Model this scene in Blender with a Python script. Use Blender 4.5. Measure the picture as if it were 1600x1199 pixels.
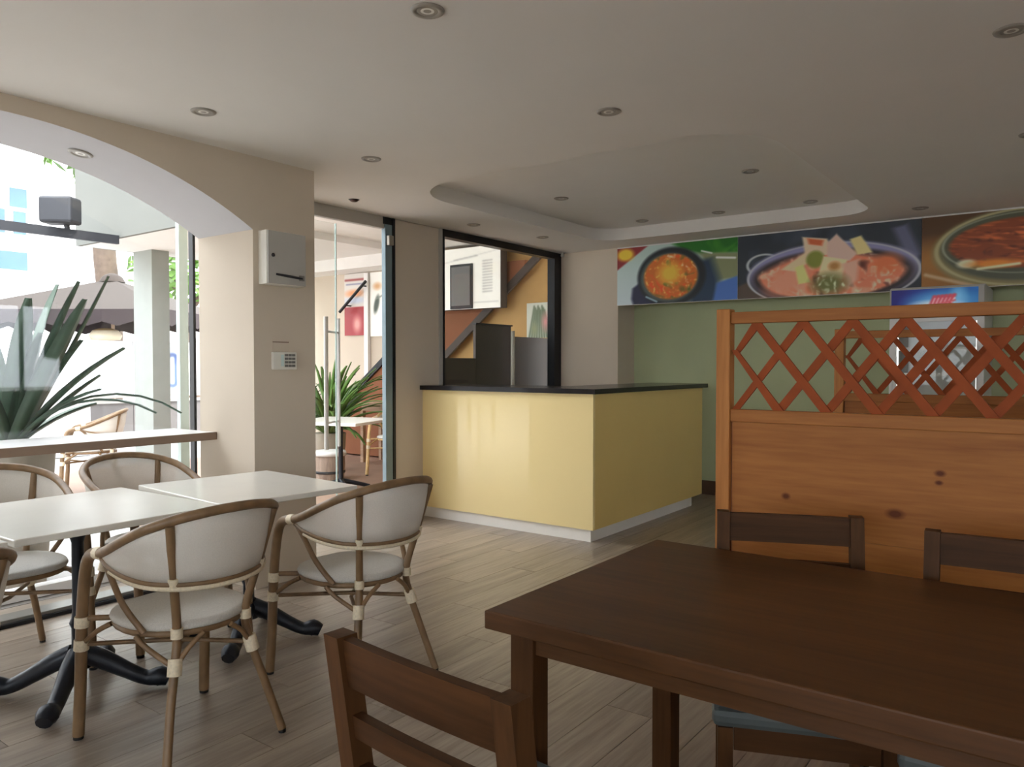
import bpy, bmesh, math, random
import numpy as np
from mathutils import Vector, Matrix
from mathutils.geometry import tessellate_polygon

random.seed(7)
for o in list(bpy.data.objects):
    bpy.data.objects.remove(o)
SC = bpy.context.scene
COL = SC.collection
PI = math.pi
rad = math.radians

# ------------------------------------------------------------------ camera
YAW, PITCH, CAMH = rad(36.5), rad(-1.41), 1.30
cd = bpy.data.cameras.new('camera')
cd.sensor_fit = 'HORIZONTAL'
cd.sensor_width = 36.0
cd.lens = 1200.0 / 1600.0 * 36.0
cd.clip_start = 0.02
cd.clip_end = 300
cam = bpy.data.objects.new('camera', cd)
COL.objects.link(cam)
cam.location = (0, 0, CAMH)
fw = Vector((math.cos(YAW) * math.cos(PITCH), math.sin(YAW) * math.cos(PITCH), math.sin(PITCH)))
cam.rotation_euler = fw.to_track_quat('-Z', 'Y').to_euler()
SC.camera = cam

# ------------------------------------------------------------------ sky, sun, exposure
w = bpy.data.worlds.new('world')
SC.world = w
w.use_nodes = True
bg = w.node_tree.nodes['Background']
bg.inputs[0].default_value = (0.89, 0.935, 1.0, 1)
bg.inputs[1].default_value = 5.0
sd = bpy.data.lights.new('sun', 'SUN')
sd.energy = 2.6
sd.angle = rad(2)
sd.color = (1.0, 0.95, 0.86)
sun = bpy.data.objects.new('sun', sd)
COL.objects.link(sun)
sun.rotation_euler = Vector((-0.35, 0.62, -0.95)).to_track_quat('-Z', 'Y').to_euler()
SC.view_settings.view_transform = 'Standard'
SC.view_settings.look = 'None'
SC.view_settings.gamma = 1.0
SC.view_settings.use_curve_mapping = False
SC.view_settings.exposure = 0.9
SC.cycles.max_bounces = 14
SC.cycles.diffuse_bounces = 7
SC.cycles.glossy_bounces = 5
SC.cycles.transparent_max_bounces = 16
SC.cycles.sample_clamp_indirect = 6.0

# ------------------------------------------------------------------ materials
def s2l(c):
    r = []
    for v in c[:3]:
        v = v / 255.0
        r.append(v / 12.92 if v <= 0.04045 else ((v + 0.055) / 1.055) ** 2.4)
    return (r[0], r[1], r[2], 1.0)

def mat(name, col, rough=0.6, metal=0.0, var=0.06, scale=6.0, bump=0.0, spec=0.5, coat=0.0, stretch=None):
    m = bpy.data.materials.new(name)
    m.use_nodes = True
    nt = m.node_tree
    b = nt.nodes['Principled BSDF']
    c = s2l(col)
    b.inputs['Roughness'].default_value = rough
    b.inputs['Metallic'].default_value = metal
    b.inputs['Specular IOR Level'].default_value = spec
    if coat:
        b.inputs['Coat Weight'].default_value = coat
        b.inputs['Coat Roughness'].default_value = 0.05
    tc = nt.nodes.new('ShaderNodeTexCoord')
    mp = nt.nodes.new('ShaderNodeMapping')
    if stretch:
        mp.inputs['Scale'].default_value = stretch
    nz = nt.nodes.new('ShaderNodeTexNoise')
    nz.inputs['Scale'].default_value = scale
    nz.inputs['Detail'].default_value = 4
    nt.links.new(tc.outputs['Object'], mp.inputs[0])
    nt.links.new(mp.outputs[0], nz.inputs['Vector'])
    rp = nt.nodes.new('ShaderNodeValToRGB')
    rp.color_ramp.elements[0].position = 0.3
    rp.color_ramp.elements[1].position = 0.7
    rp.color_ramp.elements[0].color = tuple(x * (1 - var) for x in c[:3]) + (1,)
    rp.color_ramp.elements[1].color = tuple(min(1, x * (1 + var)) for x in c[:3]) + (1,)
    nt.links.new(nz.outputs[0], rp.inputs[0])
    nt.links.new(rp.outputs[0], b.inputs['Base Color'])
    if bump:
        bp = nt.nodes.new('ShaderNodeBump')
        bp.inputs['Strength'].default_value = bump
        bp.inputs['Distance'].default_value = 0.002
        nt.links.new(nz.outputs[0], bp.inputs['Height'])
        nt.links.new(bp.outputs[0], b.inputs['Normal'])
    return m

def wood(name, c1, c2, axis='X', rough=0.45, scale=9.0, coat=0.0, per_object=0.0, knots=(), grain=14.0, spec=0.5):
    """grain runs along the axis; knots are points (object space) with a radius"""
    m = bpy.data.materials.new(name)
    m.use_nodes = True
    nt = m.node_tree
    L = nt.links
    b = nt.nodes['Principled BSDF']
    b.inputs['Roughness'].default_value = rough
    b.inputs['Specular IOR Level'].default_value = spec
    if coat:
        b.inputs['Coat Weight'].default_value = coat
        b.inputs['Coat Roughness'].default_value = 0.15
    tc = nt.nodes.new('ShaderNodeTexCoord')
    mp = nt.nodes.new('ShaderNodeMapping')
    sc = {'X': (0.07, 1, 1), 'Y': (1, 0.07, 1), 'Z': (1, 1, 0.07)}[axis]
    mp.inputs['Scale'].default_value = sc
    L.new(tc.outputs['Object'], mp.inputs[0])
    vec = mp.outputs[0]
    if per_object:
        oi = nt.nodes.new('ShaderNodeObjectInfo')
        ad = nt.nodes.new('ShaderNodeVectorMath')
        ad.operation = 'MULTIPLY_ADD'
        cb = nt.nodes.new('ShaderNodeCombineXYZ')
        for i in range(3):
            L.new(oi.outputs['Random'], cb.inputs[i])
        L.new(cb.outputs[0], ad.inputs[0])
        ad.inputs[1].default_value = (37.0, 53.0, 11.0)
        L.new(vec, ad.inputs[2])
        vec = ad.outputs[0]
    n1 = nt.nodes.new('ShaderNodeTexNoise')
    n1.inputs['Scale'].default_value = grain
    n1.inputs['Detail'].default_value = 6
    n1.inputs['Roughness'].default_value = 0.62
    n1.inputs['Distortion'].default_value = 0.6
    L.new(vec, n1.inputs['Vector'])
    n2 = nt.nodes.new('ShaderNodeTexNoise')
    n2.inputs['Scale'].default_value = scale * 9
    n2.inputs['Detail'].default_value = 3
    L.new(vec, n2.inputs['Vector'])
    mx = nt.nodes.new('ShaderNodeMath')
    mx.operation = 'MULTIPLY_ADD'
    mx.inputs[1].default_value = 0.35
    L.new(n2.outputs[0], mx.inputs[0])
    sb = nt.nodes.new('ShaderNodeMath')
    sb.operation = 'MULTIPLY'
    sb.inputs[1].default_value = 0.7
    L.new(n1.outputs[0], sb.inputs[0])
    L.new(sb.outputs[0], mx.inputs[2])
    rp = nt.nodes.new('ShaderNodeValToRGB')
    rp.color_ramp.elements[0].position = 0.36
    rp.color_ramp.elements[1].position = 0.68
    rp.color_ramp.elements[0].color = s2l(c1)
    rp.color_ramp.elements[1].color = s2l(c2)
    L.new(mx.outputs[0], rp.inputs[0])
    out = rp.outputs[0]
    if per_object:
        hs = nt.nodes.new('ShaderNodeHueSaturation')
        mr = nt.nodes.new('ShaderNodeMapRange')
        mr.inputs['To Min'].default_value = 1 - per_object
        mr.inputs['To Max'].default_value = 1 + per_object
        L.new(oi.outputs['Random'], mr.inputs[0])
        L.new(mr.outputs[0], hs.inputs['Value'])
        L.new(out, hs.inputs['Color'])
        out = hs.outputs[0]
    for (p, r, sy) in knots:
        vs = nt.nodes.new('ShaderNodeVectorMath')
        vs.operation = 'SUBTRACT'
        L.new(tc.outputs['Object'], vs.inputs[0])
        vs.inputs[1].default_value = p
        vm = nt.nodes.new('ShaderNodeVectorMath')
        vm.operation = 'MULTIPLY'
        vm.inputs[1].default_value = (0, 1.0 / sy, 1.0)
        L.new(vs.outputs[0], vm.inputs[0])
        ln = nt.nodes.new('ShaderNodeVectorMath')
        ln.operation = 'LENGTH'
        L.new(vm.outputs[0], ln.inputs[0])
        mr2 = nt.nodes.new('ShaderNodeMapRange')
        mr2.inputs['From Min'].default_value = r * 0.5
        mr2.inputs['From Max'].default_value = r * 1.25
        mr2.inputs['To Min'].default_value = 0.9
        mr2.inputs['To Max'].default_value = 0.0
        L.new(ln.outputs['Value'], mr2.inputs[0])
        mc = nt.nodes.new('ShaderNodeMix')
        mc.data_type = 'RGBA'
        L.new(mr2.outputs[0], mc.inputs['Factor'])
        L.new(out, mc.inputs['A'])
        mc.inputs['B'].default_value = s2l((86, 34, 12))
        out = mc.outputs['Result']
    L.new(out, b.inputs['Base Color'])
    bp = nt.nodes.new('ShaderNodeBump')
    bp.inputs['Strength'].default_value = 0.12
    bp.inputs['Distance'].default_value = 0.001
    L.new(mx.outputs[0], bp.inputs['Height'])
    L.new(bp.outputs[0], b.inputs['Normal'])
    return m

def glass(name, tint=(0.95, 0.96, 0.96), refl=1.45, dirt=0.0):
    m = bpy.data.materials.new(name)
    m.use_nodes = True
    nt = m.node_tree
    nt.nodes.remove(nt.nodes['Principled BSDF'])
    out = nt.nodes['Material Output']
    tr = nt.nodes.new('ShaderNodeBsdfTransparent')
    tr.inputs[0].default_value = tint + (1,)
    gl = nt.nodes.new('ShaderNodeBsdfGlossy')
    gl.inputs['Roughness'].default_value = 0.02
    fr = nt.nodes.new('ShaderNodeFresnel')
    ge = nt.nodes.new('ShaderNodeNewGeometry')
    ir = nt.nodes.new('ShaderNodeMapRange')          # same reflectance on entering and leaving the thin pane
    ir.inputs['To Min'].default_value = refl
    ir.inputs['To Max'].default_value = 1.0 / refl
    nt.links.new(ge.outputs['Backfacing'], ir.inputs[0])
    nt.links.new(ir.outputs[0], fr.inputs[0])
    mx = nt.nodes.new('ShaderNodeMixShader')
    nt.links.new(fr.outputs[0], mx.inputs[0])
    nt.links.new(tr.outputs[0], mx.inputs[1])
    nt.links.new(gl.outputs[0], mx.inputs[2])
    res = mx.outputs[0]
    if dirt:
        df = nt.nodes.new('ShaderNodeBsdfDiffuse')
        df.inputs[0].default_value = (0.8, 0.85, 0.83, 1)
        m2 = nt.nodes.new('ShaderNodeMixShader')
        m2.inputs[0].default_value = dirt
        nt.links.new(res, m2.inputs[1])
        nt.links.new(df.outputs[0], m2.inputs[2])
        res = m2.outputs[0]
    nt.links.new(res, out.inputs[0])
    return m

def mesh_fabric(name, col, trans):
    m = mat(name, col, 0.8, var=0.05, scale=300, bump=0.2)
    nt = m.node_tree
    b = nt.nodes['Principled BSDF']
    tr = nt.nodes.new('ShaderNodeBsdfTransparent')
    mx = nt.nodes.new('ShaderNodeMixShader')
    mx.inputs[0].default_value = trans
    nt.links.new(b.outputs[0], mx.inputs[1])
    nt.links.new(tr.outputs[0], mx.inputs[2])
    nt.links.new(mx.outputs[0], nt.nodes['Material Output'].inputs[0])
    return m

def print_mat(name, rough=0.45):
    m = bpy.data.materials.new(name)
    m.use_nodes = True
    nt = m.node_tree
    b = nt.nodes['Principled BSDF']
    b.inputs['Roughness'].default_value = rough
    a = nt.nodes.new('ShaderNodeVertexColor')
    a.layer_name = 'print'
    nt.links.new(a.outputs[0], b.inputs['Base Color'])
    return m

M = {}
M['ceiling'] = mat('ceiling_paint', (226, 222, 216), 0.9, var=0.015, scale=2)
M['soffit'] = mat('white_paint', (196, 194, 196), 0.85, var=0.01)
M['beige'] = mat('beige_wall_paint', (206, 192, 173), 0.8, var=0.03, scale=1.5)
M['green'] = mat('green_wall_paint', (186, 194, 154), 0.8, var=0.04, scale=2)
M['yellow_wall'] = mat('ochre_wall_paint', (200, 162, 104), 0.8, var=0.04)
M['terracotta'] = mat('brown_paint', (140, 88, 58), 0.8, var=0.05)
M['darkbrown'] = mat('dark_brown_panel', (62, 50, 42), 0.5, var=0.05)
M['board'] = mat('baseboard_brown', (92, 66, 48), 0.5)
M['grout'] = mat('floor_base', (60, 54, 47), 0.7)
M['plank'] = wood('floor_wood', (126, 112, 98), (170, 156, 140), 'X', 0.29, per_object=0.10, grain=10, spec=0.5)
M['dark_wood'] = wood('dark_stained_wood', (68, 42, 21), (96, 62, 34), 'Y', 0.36, spec=0.25)
M['dark_wood_x'] = wood('dark_stained_wood_across', (56, 34, 17), (80, 51, 28), 'X', 0.5, spec=0.12)
M['dark_wood_z'] = wood('dark_stained_wood_upright', (60, 37, 19), (86, 56, 31), 'Z', 0.5, spec=0.12)
M['pine'] = wood('pine_wood_long', (140, 83, 36), (174, 113, 57), 'Y', 0.5, spec=0.25, grain=7,
                 knots=[((2.75, 0.832, 0.834), 0.012, 1.3), ((2.75, 0.48, 0.811), 0.017, 1.7), ((2.75, 0.352, 0.955), 0.011, 1.5),
                        ((2.75, 0.945, 0.69), 0.010, 1.0), ((2.75, 0.355, 0.925), 0.008, 1.5),
                        ((4.69, 0.1, 0.9), 0.015, 1.5)])
M['pine_z'] = wood('pine_wood_upright', (152, 94, 44), (186, 124, 66), 'Z', 0.5, spec=0.25, grain=7)
M['lattice'] = mat('red_brown_slat', (148, 70, 30), 0.6, spec=0.2, var=0.14, scale=14, stretch=(1, 1, 1))
M['white_top'] = mat('white_table_laminate', (226, 222, 212), 0.22, var=0.02, spec=0.5)
M['iron'] = mat('black_cast_iron', (26, 30, 38), 0.4, metal=0.2, var=0.15)
M['cane'] = mat('brown_cane', (126, 99, 69), 0.45, var=0.22, scale=22, stretch=(1, 1, 0.5))
M['cane_light'] = mat('pale_cane', (206, 172, 118), 0.45, var=0.14, scale=22)
M['binding'] = mat('cream_binding', (222, 208, 180), 0.6, var=0.10, scale=140, bump=0.5)
M['seat_mesh'] = mat('grey_woven_seat', (196, 192, 184), 0.8, var=0.10, scale=220, bump=0.3)
M['back_mesh'] = mesh_fabric('white_woven_back', (222, 216, 206), 0.26)
M['rubber'] = mat('black_rubber', (24, 24, 24), 0.7)
M['leather'] = mat('grey_green_leatherette', (74, 80, 79), 0.5, var=0.05)
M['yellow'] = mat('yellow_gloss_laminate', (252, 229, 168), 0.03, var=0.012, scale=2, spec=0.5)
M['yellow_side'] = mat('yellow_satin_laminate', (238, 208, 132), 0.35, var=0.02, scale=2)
M['black_top'] = mat('black_stone_top', (26, 26, 32), 0.22, var=0.2, scale=60)
M['white_gloss'] = mat('white_plinth', (242, 238, 230), 0.4, var=0.02)
M['black_metal'] = mat('black_metal_frame', (28, 31, 35), 0.35, metal=0.3)
M['steel'] = mat('blue_grey_steel', (122, 140, 146), 0.35, metal=0.25, var=0.1, scale=3)
M['rim'] = mat('off_white_lamp_ring', (150, 144, 135), 0.35, var=0.03)
M['grey_metal'] = mat('grey_metal', (130, 128, 122), 0.4, metal=0.4)
M['cab_white'] = mat('off_white_enamel', (224, 220, 208), 0.45, var=0.02)
M['cab_grey'] = mat('light_grey_enamel', (178, 174, 166), 0.45, var=0.02)
M['white'] = mat('white_plastic', (232, 230, 226), 0.5, var=0.01)
M['dark'] = mat('dark_plastic', (36, 37, 42), 0.5)
M['chrome'] = mat('brushed_nickel', (168, 162, 150), 0.3, metal=0.8, var=0.05)
M['lens'] = mat('lamp_lens', (244, 242, 236), 0.25, var=0.05)
M['shelf_top'] = mat('pale_bar_top', (218, 216, 214), 0.3, var=0.02)
M['shelf_edge'] = mat('brown_bar_edge', (134, 112, 94), 0.5, var=0.06)
M['glass'] = glass('window_glass')
M['glass2'] = glass('inner_glass', (0.95, 0.96, 0.95), 1.28)
M['glass_edge'] = mat('green_glass_edge', (206, 222, 217), 0.2, var=0.03)
M['concrete'] = mat('pale_paving', (156, 152, 148), 0.9, var=0.06, scale=3)
M['terrace'] = mat('brown_terrace_tile', (150, 122, 104), 0.6, var=0.08, scale=5)
M['facade'] = mat('white_render', (238, 238, 236), 0.9, var=0.02)
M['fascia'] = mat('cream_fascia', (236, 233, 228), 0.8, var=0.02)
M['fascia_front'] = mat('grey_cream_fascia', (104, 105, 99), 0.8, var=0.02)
M['column'] = mat('grey_stone_column', (142, 146, 140), 0.7, var=0.04)
M['blue_glass'] = mat('blue_window_glass', (74, 104, 128), 0.2, var=0.2, scale=1.2)
M['parasol'] = mat('brown_canvas', (56, 47, 41), 0.9, var=0.06, scale=5)
M['valance'] = mat('dark_brown_canvas', (52, 42, 43), 0.9, var=0.06)
M['trunk'] = mat('pale_tree_bark', (104, 88, 76), 0.9, var=0.2, scale=9, bump=0.6)
M['leaf_dark'] = mat('dark_green_leaf', (66, 88, 70), 0.45, var=0.2, scale=7)
M['leaf'] = mat('green_leaf', (92, 126, 58), 0.45, var=0.25, scale=7)
M['leaf_light'] = mat('bright_tree_leaf', (88, 124, 44), 0.6, var=0.25, scale=3)
M['pot_wood'] = wood('weathered_barrel_wood', (124, 104, 92), (176, 154, 138), 'Z', 0.7)
M['pot_grey'] = mat('grey_pot_clay', (158, 146, 130), 0.7)
M['soil'] = mat('potting_soil', (60, 46, 36), 1.0, var=0.3, scale=60)
M['hoard'] = mat('white_hoarding', (240, 240, 242), 0.6, var=0.01)
M['hoard_base'] = mat('grey_hoarding_base', (118, 113, 111), 0.8)
M['print'] = print_mat('printed_surface')
M['fridge_in'] = mat('grey_fridge_lining', (226, 226, 222), 0.5)
M['side_wood'] = wood('light_brown_wood', (168, 138, 112), (200, 170, 142), 'Y', 0.5)
M['menu_white'] = M['white']

# ------------------------------------------------------------------ mesh builder
class MB:
    def __init__(self):
        self.v, self.f, self.sm = [], [], []

    def add(self, vs, fs, smooth=False, mtx=None):
        b = len(self.v)
        for p in vs:
            p = Vector(p)
            if mtx is not None:
                p = mtx @ p
            self.v.append(tuple(p))
        for f in fs:
            self.f.append(tuple(i + b for i in f))
            self.sm.append(smooth)
        return self

    def box(self, x0, x1, y0, y1, z0, z1, bev=0.0, mtx=None):
        if x0 > x1: x0, x1 = x1, x0
        if y0 > y1: y0, y1 = y1, y0
        if z0 > z1: z0, z1 = z1, z0
        if bev <= 0:
            vs = [(x, y, z) for z in (z0, z1) for y in (y0, y1) for x in (x0, x1)]
            fs = [(0, 2, 3, 1), (4, 5, 7, 6), (0, 1, 5, 4), (2, 6, 7, 3), (0, 4, 6, 2), (1, 3, 7, 5)]
            return self.add(vs, fs, mtx=mtx)
        bm = bmesh.new()
        bmesh.ops.create_cube(bm, size=1)
        for v in bm.verts:
            v.co = ((x0 + x1) / 2 + v.co.x * (x1 - x0), (y0 + y1) / 2 + v.co.y * (y1 - y0), (z0 + z1) / 2 + v.co.z * (z1 - z0))
        bmesh.ops.bevel(bm, geom=bm.edges[:], offset=bev, segments=2, profile=0.5, affect='EDGES')
        bm.verts.index_update()
        self.add([v.co.copy() for v in bm.verts], [[v.index for v in f.verts] for f in bm.faces], mtx=mtx)
        bm.free()
        return self

    def prism(self, poly, axis, a0, a1, mtx=None):
        """poly in the two other axes (in order), extruded along axis"""
        def P(p, a):
            if axis == 'x': return (a, p[0], p[1])
            if axis == 'y': return (p[0], a, p[1])
            return (p[0], p[1], a)
        n = len(poly)
        vs = [P(p, a0) for p in poly] + [P(p, a1) for p in poly]
        tri = tessellate_polygon([[Vector((p[0], p[1], 0)) for p in poly]])
        fs = [tuple(t) for t in tri] + [tuple(i + n for i in reversed(t)) for t in tri]
        fs += [(i, (i + 1) % n, (i + 1) % n + n, i + n) for i in range(n)]
        return self.add(vs, fs, mtx=mtx)

    def tube(self, pts, r, seg=10, smooth=4, mtx=None, flat=1.0):
        pts = [Vector(p) for p in pts]
        rs = r if isinstance(r, (list, tuple)) else [r] * len(pts)
        if smooth > 1 and len(pts) > 2:
            P, Rr = [], []
            n = len(pts)
            for i in range(n - 1):
                p0, p1, p2, p3 = pts[max(0, i - 1)], pts[i], pts[i + 1], pts[min(n - 1, i + 2)]
                for k in range(smooth):
                    t = k / smooth
                    P.append(0.5 * ((2 * p1) + (p2 - p0) * t + (2 * p0 - 5 * p1 + 4 * p2 - p3) * t * t + (3 * p1 - p0 - 3 * p2 + p3) * t ** 3))
                    Rr.append(rs[i] * (1 - t) + rs[i + 1] * t)
            P.append(pts[-1]); Rr.append(rs[-1])
            pts, rs = P, Rr
        n = len(pts)
        vs, fs = [], []
        up = None
        for i, p in enumerate(pts):
            d = (pts[min(n - 1, i + 1)] - pts[max(0, i - 1)])
            d = d.normalized() if d.length > 1e-9 else Vector((0, 0, 1))
            if up is None:
                up = Vector((0, 0, 1)) if abs(d.z) < 0.9 else Vector((0, 1, 0))
            u = (up - d * up.dot(d)).normalized()
            v = d.cross(u)
            up = u
            for k in range(seg):
                a = 2 * PI * k / seg
                vs.append(p + (u * math.cos(a) * flat + v * math.sin(a)) * rs[i])
        for i in range(n - 1):
            for k in range(seg):
                fs.append((i * seg + k, i * seg + (k + 1) % seg, (i + 1) * seg + (k + 1) % seg, (i + 1) * seg + k))
        self.add(vs, fs, True, mtx)
        self.add(vs[:seg], [tuple(reversed(range(seg)))], False, mtx)
        self.add(vs[-seg:], [tuple(range(seg))], False, mtx)
        return self

    def lathe(self, prof, seg=24, mtx=None, smooth=True):
        vs, fs = [], []
        for (r, z) in prof:
            for k in range(seg):
                a = 2 * PI * k / seg
                vs.append((r * math.cos(a), r * math.sin(a), z))
        for i in range(len(prof) - 1):
            for k in range(seg):
                fs.append((i * seg + k, i * seg + (k + 1) % seg, (i + 1) * seg + (k + 1) % seg, (i + 1) * seg + k))
        self.add(vs, fs, smooth, mtx)
        if prof[0][0] > 1e-6: self.add(vs[:seg], [tuple(reversed(range(seg)))], False, mtx)
        if prof[-1][0] > 1e-6: self.add(vs[-seg:], [tuple(range(seg))], False, mtx)
        return self

    def build(self, name, m, parent=None):
        me = bpy.data.meshes.new(name)
        me.from_pydata(self.v, [], self.f)
        me.polygons.foreach_set('use_smooth', self.sm)
        me.materials.append(m)
        me.update()
        o = bpy.data.objects.new(name, me)
        COL.objects.link(o)
        if parent is not None:
            o.parent = parent
        return o

def bx(name, m, parent, *a, bev=0.0):
    return MB().box(*a, bev=bev).build(name, m, parent)

def fix_normals(o):
    bm = bmesh.new()
    bm.from_mesh(o.data)
    bmesh.ops.recalc_face_normals(bm, faces=bm.faces[:])
    bm.to_mesh(o.data)
    bm.free()
    return o

def struct(o):
    o['kind'] = 'structure'
    return o

def tag(o, label, cat, group=None):
    o['label'] = label
    o['category'] = cat
    if group: o['group'] = group
    return o

def thing(name, label, cat, loc=(0, 0, 0), rot=0.0, group=None):
    o = bpy.data.objects.new(name, None)
    o.empty_display_size = 0.1
    COL.objects.link(o)
    o.location = loc
    o.rotation_euler = (0, 0, rot)
    return tag(o, label, cat, group)

def kids(o):
    return [c for c in bpy.data.objects if c.parent == o]

def dup(root, loc, rot, label, group=None, name=None):
    r = root.copy()
    COL.objects.link(r)
    r.location = loc
    r.rotation_euler = (0, 0, rot)
    r['label'] = label
    if group: r['group'] = group
    for ch in kids(root):
        c = ch.copy()
        COL.objects.link(c)
        c.parent = r
        for g in kids(ch):
            d = g.copy()
            COL.objects.link(d)
            d.parent = c
    return r

# value noise for printed pictures
def vnoise(U, V, sx, sy, seed, warp=True):
    if warp:
        a = vnoise(U, V, max(3, sx * .6), max(3, sy * .6), seed + 100, False) - .5
        b = vnoise(U, V, max(3, sx * .6), max(3, sy * .6), seed + 200, False) - .5
        ca, sa = math.cos(.6), math.sin(.6)
        U2 = np.clip((U + 1.5 * a / sx), 0, 1); V2 = np.clip((V + 1.5 * b / sy), 0, 1)
        return .65 * vnoise(U2, V2, sx, sy, seed, False) + .35 * vnoise(V2, U2, sy * 1.7, sx * 1.7, seed + 7, False)
    rs = np.random.RandomState(seed)
    g = rs.rand(int(sy) + 3, int(sx) + 3)
    x = U * sx; y = V * sy
    xi = np.clip(np.floor(x).astype(int), 0, int(sx) + 1); yi = np.clip(np.floor(y).astype(int), 0, int(sy) + 1)
    fx = x - xi; fy = y - yi
    fx = fx * fx * (3 - 2 * fx); fy = fy * fy * (3 - 2 * fy)
    return (g[yi, xi] * (1 - fx) + g[yi, xi + 1] * fx) * (1 - fy) + (g[yi + 1, xi] * (1 - fx) + g[yi + 1, xi + 1] * fx) * fy

class Paint:
    """a flat printed picture: colour per vertex of a fine grid, u right, v down"""
    def __init__(self, nu, nv, base):
        self.nu, self.nv = nu, nv
        self.U, self.V = np.meshgrid(np.linspace(0, 1, nu), np.linspace(0, 1, nv))
        self.c = np.zeros((nv, nu, 3)) + np.array(base, float)

    def mix(self, mask, col):
        mask = np.clip(mask, 0, 1)[..., None]
        self.c = self.c * (1 - mask) + np.array(col, float) * mask

    def ell(self, cu, cv, ru, rv, col, soft=0.08, rot=0.0):
        du, dv = (self.U - cu), (self.V - cv)
        a = self.nu / self.nv
        x = du * a * math.cos(rot) + dv * math.sin(rot)
        y = -du * a * math.sin(rot) + dv * math.cos(rot)
        d = np.sqrt((x / (ru * a)) ** 2 + (y / rv) ** 2)
        self.mix((1 + soft - d) / (2 * soft), col)
        return d

    def ring(self, cu, cv, ru, rv, width, col):
        d = np.sqrt(((self.U - cu) / ru) ** 2 + ((self.V - cv) / rv) ** 2)
        self.mix(1.4 - np.abs(d - 1) / width, col)

    def poly(self, pts, col, soft=0.012):
        m = np.ones_like(self.U)
        n = len(pts)
        area = sum(pts[i][0] * pts[(i + 1) % n][1] - pts[(i + 1) % n][0] * pts[i][1] for i in range(n))
        s = 1 if area > 0 else -1
        for i in range(n):
            (x0, y0), (x1, y1) = pts[i], pts[(i + 1) % n]
            l = math.hypot(x1 - x0, y1 - y0)
            d = s * ((x1 - x0) * (self.V - y0) - (y1 - y0) * (self.U - x0)) / l
            m = np.minimum(m, np.clip(d / soft + 0.5, 0, 1))
        self.mix(m, col)

    def line(self, x0, y0, x1, y1, wd, col):
        a = self.nu / self.nv
        dx, dy = (x1 - x0) * a, y1 - y0
        l2 = dx * dx + dy * dy
        t = np.clip(((self.U - x0) * a * dx + (self.V - y0) * dy) / l2, 0, 1)
        d = np.hypot((self.U - x0) * a - t * dx, self.V - y0 - t * dy)
        self.mix(1.3 - d / wd, col)

    def build(self, name, p0, pu, pv, parent=None, m=None):
        # slight softness of a large-format print
        for _ in range(2):
            self.c[1:-1, 1:-1] = (self.c[1:-1, 1:-1] * 2 + self.c[:-2, 1:-1] + self.c[2:, 1:-1] + self.c[1:-1, :-2] + self.c[1:-1, 2:]) / 6
        """p0 top-left corner, pu vector to the right, pv vector down"""
        p0, pu, pv = (np.array(a, float) for a in (p0, pu, pv))
        P = p0 + self.U[..., None] * pu + self.V[..., None] * pv
        me = bpy.data.meshes.new(name)
        idx = np.arange(self.nu * self.nv).reshape(self.nv, self.nu)
        q = np.stack([idx[:-1, :-1], idx[1:, :-1], idx[1:, 1:], idx[:-1, 1:]], -1).reshape(-1, 4)
        me.from_pydata(P.reshape(-1, 3).tolist(), [], q.tolist())
        at = me.color_attributes.new('print', 'FLOAT_COLOR', 'POINT')
        c = np.clip(self.c, 0, 255) / 255.0
        lin = np.where(c <= 0.04045, c / 12.92, ((c + 0.055) / 1.055) ** 2.4)
        buf = np.ones((self.nu * self.nv, 4), np.float32)
        buf[:, :3] = lin.reshape(-1, 3)
        at.data.foreach_set('color', buf.ravel())
        me.materials.append(m or M['print'])
        me.update()
        o = bpy.data.objects.new(name, me)
        COL.objects.link(o)
        if parent is not None: o.parent = parent
        return o

# ================================================================== STRUCTURE
CZ = 2.49          # ceiling height
YL, YLO = 3.81, 4.363   # arch wall, room side and street side
YD = 4.52          # wall with the door and the inner window
XC, XG = 6.97, 7.327    # column / banner plane, green wall
X0, Y0 = -3.6, -3.6     # room behind the camera

# floor with planks
fl = struct(bx('floor', M['grout'], None, X0, XG + .1, Y0, YD + .08, -0.12, -0.0035))
PW, PL = 0.185, 1.22
row = 0
y = -0.60
npl = 0
pieces = []
while y < YD + .05:
    off = (row * 0.437) % PL
    x = -0.4 - off
    while x < XG:
        xa, xb = max(x, -0.4) + 0.0012, min(x + PL, XG) - 0.0012
        ya, yb = y + 0.0012, min(y + PW, YD + .07) - 0.0012
        if xb - xa > 0.05 and yb - ya > .02:
            pieces.append((xa, xb, ya, yb))
        x += PL
    y += PW
    row += 1
for (xa, xb, ya, yb) in pieces[:298]:
    bx('plank', M['plank'], fl, xa, xb, ya, yb, -0.0036, random.uniform(-0.0004, 0.0))
# the rest of the floor, behind and beside the camera
rest = MB()
for (a, b_, c_, d_) in ((X0, -0.4, Y0, YD), (-0.4, XG, Y0, -0.6)):
    yy = c_
    while yy < d_ - 0.01:
        ye = min(yy + PW, d_)
        xx = a
        while xx < b_ - 0.01:
            xe = min(xx + PL, b_)
            rest.box(xx + .0012, xe - .0012, yy + .0012, ye - .0012, -0.0036, -0.0002)
            xx = xe
        yy = ye
ro = rest.build('plank_field', M['plank'], fl)
ro['kind'] = 'stuff'

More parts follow.
